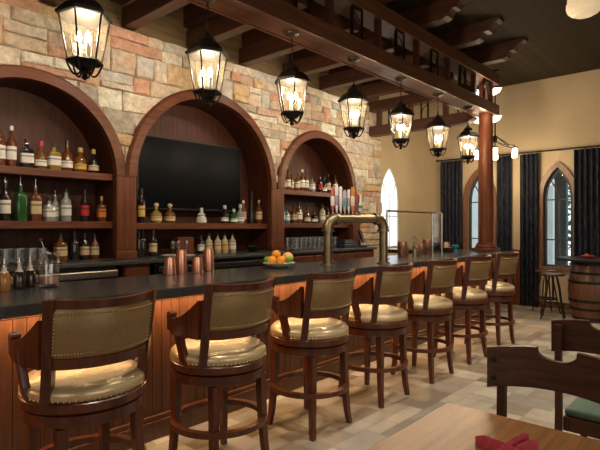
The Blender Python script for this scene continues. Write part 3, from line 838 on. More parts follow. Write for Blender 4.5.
for i, (x, y, r) in enumerate([(1.16, 2.52, -.03), (1.995, 2.48, .0), (2.875, 2.49, 0), (3.73, 2.48, .01), (4.60, 2.47, .0), (5.48, 2.47, -.03), (6.36, 2.47, -.05)]):
    if i == 0: s0.location = (x, y, 0); s0.rotation_euler.z = r
    else: dup(s0, (x, y, 0), r, SL[i])

# ================================================================ TABLES AND CHAIRS
def make_table(label, loc, hx, hy, mat):
    t = thing('dining_table', label, 'table', loc)
    g = MB(); g.box(-hx, hx, -hy, hy, .71, .75, .006); g.build('tabletop', mat, t)
    g = MB(); g.box(-.045, .045, -.045, .045, .04, .71, .004); g.box(-.25, .25, -.25, .25, .69, .709); g.build('pedestal', M['iron'], t)
    g = MB(); g.box(-.35, .35, -.04, .04, 0, .04, .008); g.box(-.04, .04, -.35, .35, .001, .039, .008); g.build('base', M['iron'], t)
    return t
make_table('honey coloured wooden table in the near foreground', (1.45, .47, 0), .555, .49, M['table'])
make_table('wooden table behind the second chair at the right edge', (4.0, .30, 0), .50, .50, M['table'])
def make_chair(label):
    """faces -X (seat towards -X), back rail at x=0; origin on floor under the rail"""
    t = thing('dining_chair', label, 'chair', (0, 0, 0), 0, 'dark wooden dining chairs with scalloped backs')
    g = MB(); secs = []
    ys = sorted([-.278+.556*i/28 for i in range(29)] + [.0765*math.cos(PI*i/14) for i in range(15)] + [-.078, .078])
    for y in ys:
        x = .030*(1-(y/.278)**2); zt = .955+.030*(1-(y/.278)**2); zb = .777+.034*(1-(y/.278)**2)
        if abs(y) < .077: zt -= .012+.040*math.sqrt(max(0, 1-(y/.077)**2))
        secs.append([(x-.004, y, zb), (x+.024, y, zb), (x+.024, y, zt), (x-.004, y, zt)])
    g.strip(secs)
    g.build('back_rail', M['chair'], t)
    for s in (-1, 1):
        g = MB(); secs = []
        for zz, x in ((0, .085), (.25, .055), (.45, .045), (.70, .050), (.94, .057)):
            y = s*.232
            secs.append([(x-.017, y-.017, zz), (x+.017, y-.017, zz), (x+.017, y+.017, zz), (x-.017, y+.017, zz)])
        g.strip(secs); lg = g.build('leg', M['chair'], t)
        g = MB(); g.box(-.40, -.366, s*.20-.017, s*.20+.017, 0, .415, .003); g.build('leg', M['chair'], t)
        for zz in (.825, .905):
            g = MB(); g.box(-.010, .012, s*.250-.011, s*.250+.011, zz-.011, zz+.011, .003); g.build('bolt', M['black'], t)
    g = MB()
    g.box(-.39, .03, -.215, -.185, .34, .42, .003); g.box(-.39, .03, .185, .215, .34, .42, .003); g.box(-.41, -.38, -.215, .215, .34, .42, .003); g.box(.0, .03, -.184, .184, .34, .42, .003)
    g.build('seat_frame', M['chair'], t)
    g = MB(); g.box(-.42, .025, -.212, .212, .421, .465, .018, 3); g.build('seat', M['green_pad'], t, smooth=True)
    return t
c1 = make_chair('dark wooden chair tucked at the near table, scalloped back rail')
c1.location = (2.235, .60, 0)
dup(c1, (3.14, .575, 0), PI, 'dark wooden chair with green seat behind the nearest chair back')
def napkin(x, y, z, r, label, s=1):
    g = MB(); rot = Matrix.Rotation(r, 4, 'Z')
    def fold(pts, wd, h):
        secs = []
        for i, (px, py, pz, k) in enumerate(pts):
            secs.append([(px, py-wd*k, z+.001), (px, py-wd*k*.6, z+pz), (px, py, z+pz+h*k), (px, py+wd*k*.6, z+pz), (px, py+wd*k, z+.001)])
        g.strip(secs)
    fold([(-.10*s, .005*s, .030, .35), (-.07*s, -.012*s, .034, .8), (-.02*s, -.05*s, .026, 1.1), (.04*s, -.09*s, .018, 1), (.07*s, -.12*s, .01, .6)], .022*s, .012)
    fold([(.105*s, .008*s, .040, .5), (.08*s, -.008*s, .042, .85), (.03*s, -.04*s, .032, 1.1), (-.03*s, -.08*s, .02, 1), (-.07*s, -.11*s, .01, .6)], .022*s, .014)
    fold([(.125*s, -.03*s, .034, .6), (.09*s, -.045*s, .034, 1), (.03*s, -.07*s, .022, 1)], .020*s, .012)
    for v in g.bm.verts:
        p = rot @ Vector((v.co.x, v.co.y, 0)); v.co = Vector((p.x+x, p.y+y, v.co.z))
    tag(g.build('napkin', M['napkin'], loc=(x, y, z), smooth=True, angle=50), label, 'napkin', 'folded red napkins')
napkin(1.715, .625, .7505, -.92, 'folded dark red napkin on the foreground table', .85)
napkin(3.98, .735, .7505, -.3, 'folded red napkin on the table behind the second chair')

# barrel table and stools
t = thing('barrel_table', 'oak wine barrel with a round table top by the window', 'barrel', (9.02, 1.86, 0))
prof = [(.265, 0), (.275, .03), (.30, .15), (.335, .32), (.35, .48), (.335, .64), (.30, .80), (.275, .92), (.265, .95)]
mb = MB(); mb.lathe(prof, 36); mb.build('barrel_body', M['barrel'], t, smooth=True)
for zz, r in ((.05, .283), (.20, .315), (.33, .342), (.62, .343), (.76, .313), (.90, .285)):
    mb = MB(); n = 36
    mb.strip([[(rr*math.cos(a), rr*math.sin(a), z2) for rr, z2 in ((r-.01, zz-.02), (r+.004, zz-.02), (r+.004, zz+.02), (r-.01, zz+.02))] for a in [2*PI*i/n for i in range(n)]], closed=True)
    mb.build('hoop', M['iron'], t, smooth=True)
mb = MB(); mb.lathe([(.50, .951), (.51, .958), (.51, .985), (.50, .992)], 40); mb.build('table_top', M['black'], t, smooth=True, angle=30)
mb = MB(); mb.lathe([(.03, 0), (.08, .01), (.10, .04), (.095, .042), (.07, .018), (.02, .012)], 20, (8.88, 1.90, .9925)); mb.sphere((8.85, 1.90, 1.03), .035, 10, 8); mb.sphere((8.91, 1.92, 1.03), .035, 10, 8)
tag(mb.build('red_bowl', cmat((.40, .03, .02), .4)), 'small red bowl on the barrel table', 'bowl')
def iron_stool(loc, rz, label):
    t = thing('iron_stool', label, 'stool', loc, rz, 'iron stools beside the barrel')
    g = MB(); g.lathe([(.15, .70), (.17, .705), (.175, .72), (.17, .735), (.12, .73), (.02, .728)], 28); g.build('seat', M['stool'], t, smooth=True)
    for k in range(4):
        a = k*PI/2+PI/4; c, s = math.cos(a), math.sin(a)
        g = MB(); g.tube([(.07*c, .07*s, .70), (.13*c, .13*s, .50), (.17*c, .17*s, .25), (.235*c, .235*s, .008)], .012, 8); g.build('leg', M['iron'], t, smooth=True)
    n = 24
    g = MB(); g.tube([(.17*math.cos(a), .17*math.sin(a), .25) for a in [2*PI*i/n for i in range(n)]], .010, 6, closed=True)
    g.tube([(0, 0, .70), (0, 0, .30)], .018, 8); g.tube([(.168, 0, .25), (-.168, 0, .25)], .008, 6); g.tube([(0, .168, .25), (0, -.168, .25)], .008, 6); g.build('foot_ring', M['iron'], t)
    return t
i0 = iron_stool((8.72, 2.36, 0), .2, 'round iron stool nearest, left of the barrel table')
dup(i0, (9.28, 2.62, 0), .7, 'round iron stool behind another one, in front of the curtain')

# curtains and rods
def curtain(y0, y1, label, ztop=2.84):
    n = 60; g = MB(); k = max(3, round((y1-y0)/.085)); secs = []
    rr = random.Random(int(y0*100)); ph = rr.uniform(0, 6)
    for i in range(n+1):
        u = i/n; y = y0+(y1-y0)*u; x = E-.10+.028*math.sin(u*k*2*PI+ph)+.008*math.sin(u*17+ph)
        secs.append([(x, y, .015), (x+.006, y, .015), (x+.006, y, ztop), (x, y, ztop)])
    g.strip(secs)
    tag(g.build('curtain', M['velvet'], loc=(E-.1, (y0+y1)/2, .015), smooth=True, angle=60), label, 'curtain', 'dark curtains on the end wall')
curtain(4.36, 4.84, 'dark blue curtain left of the column, at the far left window')
curtain(3.38, 3.66, 'dark blue curtain directly right of the column')
curtain(2.90, 3.22, 'dark blue curtain left of the right arched window')
curtain(1.85, 2.30, 'dark blue curtain at the right edge of the view')
def rod(y0, y1, label):
    t = thing('curtain_rod', label, 'curtain rod', (E-.1, (y0+y1)/2, 2.87)); h = (y1-y0)/2
    g = MB(); g.tube([(0, -h, 0), (0, h, 0)], .014, 10); g.build('pole', M['iron'], t, smooth=True)
    for s in (-1, 1):
        g = MB(); g.sphere((0, s*h, 0), .026, 12, 8); g.build('end_ball', M['iron'], t, smooth=True)
        g = MB(); g.tube([(0, s*(h-.06), 0), (.099, s*(h-.06), 0)], .009, 6); g.build('wall_bracket', M['iron'], t)
rod(3.36, 4.90, 'black curtain rod above the window behind the column')
rod(1.60, 3.27, 'black curtain rod above the right arched window')

# ================================================================ THINGS ON THE BAR
def make_shaker(r0, r1, h, loc, label, mat=None, n=24):
    t = thing('cocktail_shaker', label, 'cocktail shaker', loc, 0, 'copper shakers on the bar')
    g = MB(); g.lathe([(r0*.96, 0), (r0, .006), (r1+(r0-r1)*.15, h*.9), (r1, h-.004), (r1, h), (r1*.93, h), (r1*.92, h*.5), (.01, h*.45)], n); g.build('cup', mat or M['copper'], t, smooth=True, angle=35)
    return t
for (x, y, r0, r1, h, lb) in [(2.31, 3.50, .052, .040, .145, 'short copper shaker cup, leftmost of the four'), (2.44, 3.53, .051, .040, .20, 'tall copper shaker left of the middle pair'),
                              (2.575, 3.49, .050, .039, .135, 'short copper shaker cup, third of the four'), (2.73, 3.54, .052, .041, .20, 'tall copper shaker, rightmost of the four')]:
    make_shaker(r0, r1, h, (x, y, 1.1), lb)
# fruit bowl
FBX, FBY = 3.43, 3.36
mb = MB(); mb.lathe([(.05, 0), (.07, .003), (.12, .025), (.155, .046), (.158, .05), (.152, .05), (.115, .03), (.06, .012), (.01, .010)], 40)
tag(mb.build('fruit_bowl', M['ceramic'], loc=None, smooth=True), 'shallow pale bowl holding citrus on the bar', 'bowl')
bpy.data.objects['fruit_bowl'].location = (FBX, FBY, 1.1)
Rt = Vector((.669, -.743)); Fw = Vector((.743, .669))
for (rx, fy, z, r, m, nm, lb) in [(-.062, -.03, .058, .040, 'orange', 'orange_fruit', 'orange at the left front of the fruit bowl'), (.022, -.06, .060, .040, 'orange', 'orange_fruit', 'orange at the front centre of the fruit bowl'),
                                (-.025, .015, .105, .041, 'orange', 'orange_fruit', 'orange on top of the citrus pile'), (.080, .01, .078, .050, 'grapefruit', 'grapefruit', 'large pale grapefruit at the right of the bowl'),
                                (.098, -.058, .064, .031, 'lime', 'lime', 'green lime at the right front of bowl'), (-.105, .03, .062, .030, 'lime', 'lime', 'lime peeking out behind the left orange'), (-.01, .07, .060, .042, 'orange', 'orange_fruit', 'orange at the back of the bowl')]:
    p = Rt*rx*1.06+Fw*fy*1.06; z = .012+z*1.08; r *= 1.09
    t = thing(nm, lb, 'fruit', (FBX+p.x, FBY+p.y, 1.1+z-r), 0, 'citrus fruit in the bowl')
    g = MB(); g.sphere((0, 0, r), r, 20, 14, (1, 1, .95) if m != 'lime' else (1.1, .92, .92)); g.build('peel', M[m], t, smooth=True)
    g = MB(); g.lathe([(.005, 0), (.004, .004)], 8, (0, 0, r*1.93 if m != 'lime' else r*1.9)); g.build('stem_end', M['leaf'], t)
# beer tower
A_, B_ = Vector((3.98, 3.20, 1.1)), Vector((4.58, 2.92, 1.1)); d = (B_-A_).normalized()
t = thing('beer_tower', 'antique brass pipe beer tower bridging over the bar top', 'beer tower', A_)
L = (B_-A_).length; zt = .475; rp = .045
def loc_(s, z): return (d.x*s, d.y*s, z)
for s, nm in ((0, 'post'), (L, 'post')):
    mb = MB(); mb.tube([loc_(s, .0), loc_(s, zt-.10)], rp, 18); mb.build('post', M['brass'], t, smooth=True)
    mb = MB(); mb.lathe([(.072, 0), (.072, .012), (.050, .018), (.050, .04)], 24, loc_(s, 0)); mb.build('base_flange', M['brass'], t, smooth=True, angle=30)
    mb = MB(); mb.lathe([(.05, zt-.135), (.066, zt-.133), (.066, zt-.112), (.05, zt-.11)], 20, loc_(s, 0)); mb.build('flange', M['brass'], t, smooth=True, angle=30)
    mb = MB(); sg = 1 if s == 0 else -1; pts = []
    for i in range(9):
        a = i/8*PI/2; pts.append(loc_(s+sg*.09*(1-math.cos(a)), zt-.11+.11*math.sin(a)))
    mb.tube(pts, [rp*1.22]*9, 18); mb.build('elbow', M['brass'], t, smooth=True)
for a_, b_ in ((.088, .108), (L-.108, L-.088)):
    mb = MB(); mb.tube([loc_(a_, zt), loc_(b_, zt)], .064, 20); mb.build('flange', M['brass'], t, smooth=True, angle=30)
mb = MB(); mb.tube([loc_(.08, zt), loc_(L-.08, zt)], rp, 20); mb.build('crossbar', M['brass'], t, smooth=True)
for q in range(8):
    s = .10+.042*q*.95 if q < 7 else .44
    mb = MB(); nrm = Vector((-d.y, d.x, 0)); c0 = Vector(loc_(s, zt-.005))
    mb.tube([c0+nrm*.03, c0+nrm*.085, c0+nrm*.10-Vector((0, 0, .05))], [.009, .008, .007], 8); mb.build('spout', M['chrome'], t)
TAPS = [((.62, .12, .12), (.85, .8, .78), .20, .019, 'red and white'), ((.85, .84, .82), (.35, .3, .4), .21, .018, 'white tall'), ((.84, .84, .80), (.75, .72, .7), .205, .016, 'white narrow'), ((.50, .42, .58), (.2, .35, .38), .18, .019, 'lavender'),
        ((.82, .80, .74), (.4, .35, .3), .185, .014, 'cream'), ((.62, .25, .07), (.8, .7, .55), .205, .020, 'orange topped'), ((.35, .05, .08), (.25, .06, .08), .165, .014, 'maroon'), ((.80, .82, .76), (.08, .28, .12), .15, .018, 'white and green bottle shaped')]
for q, (c1_, c2_, h, r, lb) in enumerate(TAPS):
    h *= 1.42; r *= 1.18
    s = .055+.0465*q; p = Vector(A_)+Vector(loc_(s, zt+rp-.003))
    t = thing('tap_handle', '%s tap handle, %s from the left on the beer tower' % (lb, ORD[q]), 'tap handle', p, math.atan2(d.y, d.x), 'tap handles on the beer tower')
    mb = MB(); mb.lathe([(.008, 0), (.011, .006), (.009, .02), (.010, .028)], 12); mb.build('ferrule', M['chrome'], t, smooth=True)
    if q == 7: pr = [(.010, .028), (.022, .04), (.024, .10), (.013, .14), (.009, .18), (.011, h)]
    elif q % 2: pr = [(.009, .028), (r*.7, .06), (r*.9, h*.7), (r, h*.9), (r*.5, h)]
    else: pr = [(.008, .028), (r*.6, .05), (r, h*.55), (r*.85, h*.8), (r*.9, h*.95), (r*.4, h)]
    mb = MB(); mb.lathe(pr, 14, e=.7); mb.build('grip', cmat(c1_, .35, coat=.4), t, smooth=True)
    rb = r*1.02 if q != 7 else .0248
    mb = MB(); mb.lathe([(r*.93 if q != 7 else .0245, h*.32), (rb, h*(.5 if q != 7 else .36)), (rb, h*(.62 if q != 7 else .45)), (r*.93 if q != 7 else .0235, h*(.66 if q != 7 else .48))], 14, e=.7); mb.build('badge', cmat(c2_, .35), t, smooth=True)
# glass screen on metal posts
t = thing('glass_screen', 'chrome framed glass screen on the bar behind the taps', 'glass screen', (5.22, 3.28, 1.1))
PS = [(0, 0), (1.10, -.04), (1.50, .02)]
for (x, y) in PS:
    mb = MB(); mb.tube([(x, y, 0), (x, y, .585)], .014, 10); mb.lathe([(.035, 0), (.035, .01)], 14, (x, y, 0)); mb.build('post', M['chrome'], t, smooth=True, angle=40)
mb = MB(); mb.tube([(*p, .585) for p in PS], .013, 8); mb.build('top_rail', M['chrome'], t, smooth=True)
for a, b in ((0, 1), (1, 2)):
    (x0, y0), (x1, y1) = PS[a], PS[b]; e = Vector((x1-x0, y1-y0, 0)).normalized(); nn = Vector((-e.y, e.x, 0))*.003
    mb = MB(); p0 = Vector((x0, y0, 0))+e*.016; p1 = Vector((x1, y1, 0))-e*.016
    mb.strip([[p0-nn+Vector((0, 0, .12)), p0+nn+Vector((0, 0, .12)), p0+nn+Vector((0, 0, .57)), p0-nn+Vector((0, 0, .57))], [p1-nn+Vector((0, 0, .12)), p1+nn+Vector((0, 0, .12)), p1+nn+Vector((0, 0, .57)), p1-nn+Vector((0, 0, .57))]])
    mb.build('pane', M['screen_glass'], t)
# copper mugs and tools at the far end
for i, (x, y, r, h, lb) in enumerate([(5.88, 3.45, .055, .16, 'large copper mug, leftmost of the far group'), (6.05, 3.52, .045, .11, 'small copper mug behind the leftmost one'), (6.20, 3.42, .045, .11, 'small copper mug at the middle of the far group'),
                                      (6.40, 3.46, .042, .12, 'narrow copper cup before the glass screen post'), (6.66, 3.50, .055, .17, 'tall copper mug, right of the screen post')]):
    r *= 1.2; h *= 1.2
    t = thing('copper_mug', lb, 'mug', (x, y, 1.1), 0, 'copper mugs at the far end of the bar')
    g = MB(); g.lathe([(r*.9, 0), (r, .01), (r, h), (r*.92, h), (r*.9, .03), (.01, .025)], 20); g.build('cup', M['copper'], t, smooth=True, angle=35)
    g = MB(); g.tube([(-r*.74-.05*math.sin(PI*k/8)*.8, .67*-r-.05*math.sin(PI*k/8)*.6, h*.2+h*.6*k/8) for k in range(9)], .005, 6); g.build('handle', M['brass'], t, smooth=True)
t = thing('bar_whisk', 'wire whisk standing in a cup among copper mugs', 'whisk', (6.06, 3.37, 1.1))
mb = MB(); mb.lathe([(.03, 0), (.033, .09), (.028, .09), (.025, .01), (.005, .008)], 16); mb.build('cup', M['steel'], t, smooth=True)
mb = MB(); mb.tube([(0, 0, .01), (0, 0, .16)], .006, 6)
for k in range(4):
    a = k*PI/4; mb.tube([(.04*math.sin(PI*j/12)*math.cos(a)*(1), .04*math.sin(PI*j/12)*math.sin(a), .15+.11*(1-math.cos(PI*j/12))/2) for j in range(13)], .002, 5); mb.tube([(-.04*math.sin(PI*j/12)*math.cos(a), -.04*math.sin(PI*j/12)*math.sin(a), .15+.11*(1-math.cos(PI*j/12))/2) for j in range(13)], .002, 5)
mb.build('wires', M['chrome'], t)
t = thing('condiment_caddy', 'black caddy with small jars near the bar end', 'caddy', (7.20, 3.45, 1.1))
mb = MB(); mb.box(-.10, .10, -.07, .07, 0, .07, .006); mb.build('tray', M['black'], t)
for k in range(3):
    mb = MB(); mb.lathe([(.02, .071), (.02, .12), (.012, .14), (.012, .155)], 12, (-.06+.06*k, 0, 0)); mb.build('jar', cmat([(.6, .35, .2), (.55, .5, .42), (.45, .12, .06)][k], .4), t, smooth=True)
mb = MB(); mb.lathe([(.02, 0), (.045, .01), (.055, .05), (.05, .055), (.03, .06)], 18, (7.42, 3.42, 1.1+.045)); mb.lathe([(.04, 0), (.04, .045)], 16, (7.42, 3.42, 1.1)); tag(mb.build('blue_cup', cmat((.03, .22, .34), .3), smooth=True), 'bright blue cup near the dark curtain at the bar end', 'cup')
mb = MB(); mb.box(7.56, 7.86, 3.72, 4.0, 1.1, 1.22, .01); mb.box(7.6, 7.82, 3.745, 3.975, 1.22, 1.235, .005); tag(mb.build('register_box', M['black']), 'low black box on the far end of the bar by the window', 'box')

# left front: mixing jar, syrup cruets, glass rack
t = thing('mixing_jar', 'clear cut glass jar at the left of the bar', 'jar', (1.33, 3.40, 1.1))
mb = MB(); mb.lathe([(.062, 0), (.066, .01), (.066, .22), (.062, .225), (.059, .22), (.059, .025), (.01, .02)], 24); mb.build('jar_body', M['glass'], t, smooth=True)
mb = MB(); mb.lathe([(.05, .026), (.052, .05), (.045, .07), (.01, .075)], 14); mb.build('contents', cmat((.55, .25, .18), .3), t, smooth=True)
mb = MB(); mb.tube([(.02, .0, .08), (-.04, .02, .30)], .004, 6); mb.sphere((-.042, .021, .31), .011, 8, 6); mb.build('bar_spoon', M['chrome'], t)
for x, y, c, lb in ((1.075, 3.43, (.32, .13, .03), 'amber syrup cruet at the left edge of the bar'), (1.165, 3.44, (.02, .012, .01), 'dark syrup cruet, middle one left of the glass jar'), (1.25, 3.50, (.022, .013, .012), 'dark syrup cruet right beside the glass jar')):
    t = thing('syrup_cruet', lb, 'cruet', (x, y, 1.1), 0, 'syrup cruets on the bar')
    mb = MB(); mb.lathe([(.033, 0), (.036, .01), (.036, .095), (.025, .112)], 16); mb.build('bottle_body', cmat(c, .15, coat=.5), t, smooth=True)
    mb = MB(); mb.lathe([(.025, .112), (.014, .125), (.012, .15)], 14); mb.build('neck', cmat((.48, .40, .36), .2), t, smooth=True)
    mb = MB(); mb.lathe([(.014, .15), (.014, .16), (.006, .165), (.003, .20)], 12); mb.build('pour_spout', M['chrome'], t, smooth=True)
mb = MB(); mb.box(.95, 2.02, 4.86, 5.12, 1.1405, 1.152, .003); tag(mb.build('glass_mat', M['black']), 'black rubber mat under the glasses on the back counter', 'mat')
def make_tumbler(r, h, label, group, stem=False):
    t = thing('drinking_glass', label, 'glass', (0, 0, 0), 0, group)
    g = MB()
    if stem: g.lathe([(.03, 0), (.03, .003), (.005, .008), (.004, h*.42), (r*.6, h*.5), (r, h*.68), (r*.85, h), (r*.82, h), (r*.96, h*.68), (r*.5, h*.52), (.004, h*.46)], 14)
    else: g.lathe([(r*.85, 0), (r*.87, .004), (r, h), (r*.94, h), (r*.82, .015), (.004, .012)], 12)
    g.build('glass_body', M['glass'], t, smooth=True, angle=40)
    return t
GL = 'clear drinking glasses on the black mat, left back counter'
g0 = None
for j in range(3):
    for i in range(9):
        x, y = 1.02+.105*i+(.05 if j % 2 else 0), 4.90+.085*j
        if x > 1.98: continue
        lb = 'clear tumbler on the black mat below the left arch'
        if g0 is None: g0 = make_tumbler(.038, .14, lb, GL); g0.location = (x, y, 1.1525)
        else: dup(g0, (x, y, 1.1525), 0, lb)
g1 = None
for j in range(3):
    for i in range(10):
        x, y = 5.42+.10*i+(.05 if j % 2 else 0), 4.93+.095*j
        lb = 'upright clear glass on the back counter under the right arch'
        if g1 is None: g1 = make_tumbler(.036, .19, lb, 'clear glasses under the right arch'); g1.location = (x, y, 1.1405)
        else: dup(g1, (x, y, 1.1405), 0, lb)
g2 = None
for i, x in enumerate((3.42, 3.52, 3.62)):
    lb = 'stemmed wine glass on the round tray, %s from the left' % ORD[i]
    if g2 is None: g2 = make_tumbler(.034, .17, lb, 'wine glasses on the tray', True); g2.location = (x, 5.12, 1.1525)
    else: dup(g2, (x, 5.12+.03*(i % 2), 1.1525), 0, lb)
mb = MB(); mb.lathe([(.17, 0), (.2, .004), (.205, .012), (.195, .012), (.18, .006), (.01, .006)], 36, (3.50, 5.12, 1.1405)); tag(mb.build('serving_tray', M['ceramic'], smooth=True), 'pale round serving tray under the wine glasses', 'tray')
mb = MB(); mb.box(3.62, 3.86, 5.30, 5.44, 1.1405, 1.36, .006); tag(mb.build('wooden_box', M['mahogany_x']), 'small reddish wooden box below the television shelf', 'box')
mb = MB(); mb.lathe([(.05, 0), (.06, .004), (.10, .06), (.105, .075), (.098, .075), (.055, .015), (.01, .012)], 24, (4.80, 5.2, 1.1405)); tag(mb.build('dark_bowl', M['black'], smooth=True), 'black bowl at the right end under the television shelf', 'bowl')
mb = MB(); mb.box(6.50, 6.86, 4.88, 5.14, 1.1405, 1.20, .01); mb.box(6.53, 6.83, 4.90, 5.12, 1.20, 1.24, .012); mb.box(6.58, 6.8, 4.93, 5.09, 1.24, 1.27, .01)
tag(mb.build('glass_washer_tray', cmat((.03, .035, .05), .4)), 'stack of dark trays on the counter right of glasses', 'trays')
t = thing('bar_terminal', 'black order terminal on the back counter behind the beer tower', 'terminal', (7.05, 4.93, 1.1405), .5)
mb = MB(); mb.box(-.14, .14, -.10, .10, 0, .02, .006); mb.box(-.02, .02, .02, .05, .02, .12); mb.build('stand', M['black'], t)
mb = MB(); mb.box(-.17, .17, -.015, .015, -.11, .11, .01, rot=Matrix.Rotation(-.35, 3, 'X'))
for v in mb.bm.verts: v.co += Vector((0, .0, .18))
mb.build('screen', M['tv'], t)

# ================================================================ BOTTLES
def make_bottle(style, h, r, glass, label_c, cap_c, loc, label, group, rz=0, gl_rough=.12, clear=False):
    t = thing('bottle', label, 'bottle', loc, rz, group)
    sq = None; n = 16
    if style == 'round': prof = [(r*.94, 0), (r, .008), (r, h*.58), (r*.92, h*.64), (r*.42, h*.73), (r*.34, h*.78), (r*.33, h*.92)]
    elif style == 'square': prof = [(r*.94, 0), (r, .008), (r, h*.60), (r*.85, h*.66), (r*.35, h*.70), (r*.3, h*.74), (r*.3, h*.86)]; sq = 6; n = 24
    elif style == 'stout': prof = [(r*.92, 0), (r, .01), (r*1.03, h*.45), (r*.9, h*.56), (r*.42, h*.66), (r*.36, h*.70), (r*.38, h*.86)]
    elif style == 'wine': prof = [(r*.95, 0), (r, .008), (r, h*.60), (r*.85, h*.67), (r*.42, h*.76), (r*.38, h*.80), (r*.38, h*.93)]
    elif style == 'slim': prof = [(r*.95, 0), (r, .008), (r*.95, h*.38), (r*.5, h*.55), (r*.34, h*.75), (r*.30, h*.94)]
    elif style == 'globe': prof = [(r*.8, 0), (r*.95, .012), (r*1.0, h*.30), (r*.97, h*.48), (r*.5, h*.60), (r*.28, h*.64), (r*.28, h*.78)]
    elif style == 'ornate': prof = [(r*.8, 0), (r, .01), (r*.95, h*.35), (r*.6, h*.48), (r*.8, h*.56), (r*.5, h*.66), (r*.28, h*.72), (r*.28, h*.84)]
    m = cmat(glass, gl_rough, coat=.5, **({'trans': .55} if clear else {}))
    g = MB(); g.lathe(prof, n, sq=sq, ph=PI/4 if sq else 0); g.build('glass_body', m, t, smooth=True, angle=40)
    zt_, rt = prof[-1][1], prof[-1][0]
    g = MB()
    if style == 'globe': g.lathe([(rt*.9, zt_), (rt*1.1, zt_+.01), (rt*1.6, zt_+.02), (rt*1.6, zt_+.04), (rt, h)], 14)
    elif cap_c == 'spout': g.lathe([(rt*1.05, zt_), (rt*1.05, zt_+.012), (.005, zt_+.02), (.003, h+.035)], 10)
    else: g.lathe([(rt*1.12, zt_-.012 if style != 'wine' else zt_-.05), (rt*1.15, zt_), (rt*1.12, h), (rt*.9, h+.001)], 14)
    g.build('pour_spout' if cap_c == 'spout' else 'cap', M['chrome'] if cap_c == 'spout' else cmat(cap_c, .35), t, smooth=True, angle=40)
    if label_c:
        z0, z1 = (.18, .50) if style not in ('slim', 'globe', 'stout') else (.12, .33)
        k = 1.012
        # wrap-around paper label
        def rad(z):
            for (ra, za), (rb, zb) in zip(prof, prof[1:]):
                if za <= z <= zb: return ra+(rb-ra)*(z-za)/(zb-za)
            return r
        zz = [h*(z0+(z1-z0)*i/4) for i in range(5)]
        g = MB(); g.lathe([(rad(z)*k, z) for z in zz], n, sq=sq, ph=PI/4 if sq else 0, caps=False); lb = g.build('paper_label', cmat(label_c, .6), t, smooth=True, angle=40)
        bc = [c*.35 for c in label_c]
        g = MB(); g.lathe([(rad(h*(z0+(z1-z0)*q))*k*1.006, h*(z0+(z1-z0)*q)) for q in (.62, .78)], n, sq=sq, ph=PI/4 if sq else 0, caps=False); g.build('printed_band', cmat(bc, .6), lb, smooth=True)
    return t
CLEAR = (.55, .58, .56); AMB = (.34, .12, .025); DAMB = (.12, .035, .010); DARK = (.014, .011, .009); GRN = (.02, .09, .025); WHT = (.74, .70, .62); TAN = (.58, .44, .26); YEL = (.62, .38, .08); RED = (.45, .02, .02); GOLD = (.45, .3, .1); BLK = (.012, .012, .012)
NAMES = {id(CLEAR): 'clear', id(AMB): 'amber', id(DAMB): 'brown', id(DARK): 'dark', id(GRN): 'green', id(WHT): 'white', id(TAN): 'tan', id(YEL): 'yellow', id(RED): 'red', id(GOLD): 'gold', id(BLK): 'black'}
BLUE = (.05, .14, .22); YGL = (.55, .36, .05); SIL = (.55, .55, .52); WBOT = (.40, .33, .23); ORG = (.62, .20, .03)
NAMES.update({id(BLUE): 'blue', id(YGL): 'golden', id(SIL): 'silver', id(WBOT): 'white', id(ORG): 'orange'})
def row(items, y, z, where, group):
    for i, (x, st, h, r, gc, lc, cc, *e) in enumerate(items):
        lab = '%s %s bottle%s, %s from left %s' % (NAMES[id(gc)], {'round': 'round', 'square': 'square', 'stout': 'stout', 'wine': 'wine', 'slim': 'slim', 'globe': 'bellied', 'ornate': 'ornate'}[st],
                                                       ', %s label' % NAMES[id(lc)] if lc else '', ORD[i], where)
        dy = e[0] if e else 0
        make_bottle(st, h, r, gc, lc, cc, (x, y+dy, z+.0005), lab, group, rz=.15*math.sin(i*2.3), clear=gc in (CLEAR, YGL, AMB))
row([(1.64, 'round', .40, .042, DAMB, WHT, BLK), (1.735, 'round', .40, .044, DAMB, WHT, WHT), (1.872, 'square', .29, .058, DARK, WHT, BLK), (2.003, 'stout', .285, .058, AMB, WHT, RED), (2.13, 'square', .285, .060, YGL, WHT, BLK),
     (2.265, 'stout', .325, .056, DAMB, WHT, BLK), (2.405, 'stout', .265, .062, AMB, YEL, GOLD), (2.55, 'stout', .265, .055, DARK, TAN, GOLD)], 5.33, 2.07, 'on upper shelf of left arch', 'bottles on the upper shelf of the left arch')
row([(1.68, 'wine', .40, .047, DARK, WHT, 'spout'), (1.815, 'square', .41, .048, GRN, None, 'spout'), (1.955, 'square', .40, .050, DAMB, TAN, 'spout'), (2.085, 'square', .25, .048, CLEAR, WHT, BLK), (2.185, 'round', .29, .042, CLEAR, WHT, 'spout', .10), (2.255, 'round', .34, .052, CLEAR, WHT, BLK),
     (2.455, 'wine', .345, .046, DARK, RED, BLK), (2.64, 'square', .28, .042, DAMB, ORG, GOLD)], 5.33, 1.548, 'on lower shelf of left arch', 'bottles on the lower shelf of the left arch')
row([(2.185, 'square', .285, .055, AMB, TAN, BLK), (2.33, 'wine', .30, .046, DARK, None, BLK), (2.44, 'wine', .28, .046, DARK, TAN, BLK), (2.55, 'round', .27, .046, DAMB, TAN, BLK)], 5.30, 1.14, 'on counter below left arch', 'bottles on the counter under the left arch')
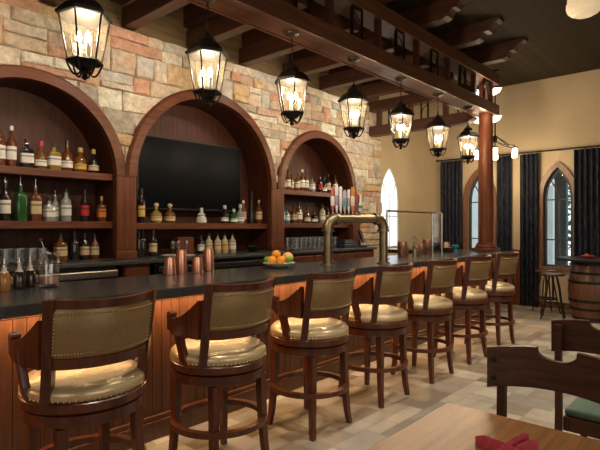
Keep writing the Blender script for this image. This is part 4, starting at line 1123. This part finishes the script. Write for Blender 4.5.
row([(3.115, 'wine', .40, .045, DARK, YEL, BLK), (3.315, 'globe', .24, .066, YGL, TAN, TAN), (3.505, 'globe', .24, .066, AMB, TAN, TAN), (3.98, 'ornate', .20, .070, SIL, None, SIL), (4.37, 'stout', .245, .054, DARK, WHT, SIL), (4.53, 'stout', .20, .052, GRN, WHT, SIL), (4.65, 'stout', .27, .056, CLEAR, WHT, SIL),
     (4.76, 'round', .33, .045, DAMB, TAN, WHT, .06), (4.865, 'slim', .46, .046, DARK, None, BLK), (5.005, 'round', .34, .050, DAMB, TAN, GOLD)], 5.31, 1.535, 'on shelf below television', 'bottles on the television shelf')
row([(3.045, 'wine', .30, .040, DARK, None, BLK), (3.13, 'wine', .31, .042, DARK, None, BLK, .05), (3.235, 'wine', .31, .046, DARK, TAN, BLK), (3.93, 'round', .24, .044, DARK, WHT, BLK), (4.055, 'round', .26, .048, WBOT, TAN, BLK), (4.20, 'round', .26, .048, WBOT, TAN, BLK), (4.32, 'round', .26, .048, WBOT, YEL, BLK), (4.455, 'round', .26, .048, WBOT, WHT, BLK)],
    5.25, 1.14, 'on counter below television shelf', 'bottles on the counter under the television shelf')
row([(5.555, 'round', .25, .040, DAMB, WHT, BLK), (5.655, 'round', .32, .044, AMB, WHT, BLK), (5.80, 'round', .26, .038, DAMB, TAN, BLK, .05), (5.88, 'round', .29, .040, AMB, WHT, BLK), (5.985, 'round', .35, .042, DAMB, WHT, WHT), (6.085, 'round', .35, .042, DAMB, WHT, BLK), (6.225, 'square', .25, .046, CLEAR, WHT, BLK), (6.44, 'round', .28, .042, DARK, RED, BLK),
     (6.545, 'stout', .27, .047, DARK, WHT, BLK), (6.65, 'round', .33, .044, DARK, TAN, BLK), (6.85, 'round', .33, .046, DAMB, WHT, BLK)], 5.34, 2.055, 'on upper shelf of right arch', 'bottles on the upper shelf of the right arch')
row([(5.535, 'round', .34, .036, BLUE, WHT, BLK), (5.625, 'square', .24, .042, BLUE, WHT, BLK), (5.785, 'square', .27, .044, DAMB, TAN, BLK), (5.905, 'square', .34, .046, DAMB, WHT, BLK), (6.115, 'stout', .27, .050, AMB, WHT, BLK), (6.29, 'stout', .22, .056, DARK, WHT, BLK), (6.495, 'wine', .32, .052, WBOT, WHT, BLK), (6.64, 'round', .27, .045, DARK, TAN, BLK)],
    5.34, 1.545, 'on lower shelf of right arch', 'bottles on the lower shelf of the right arch')
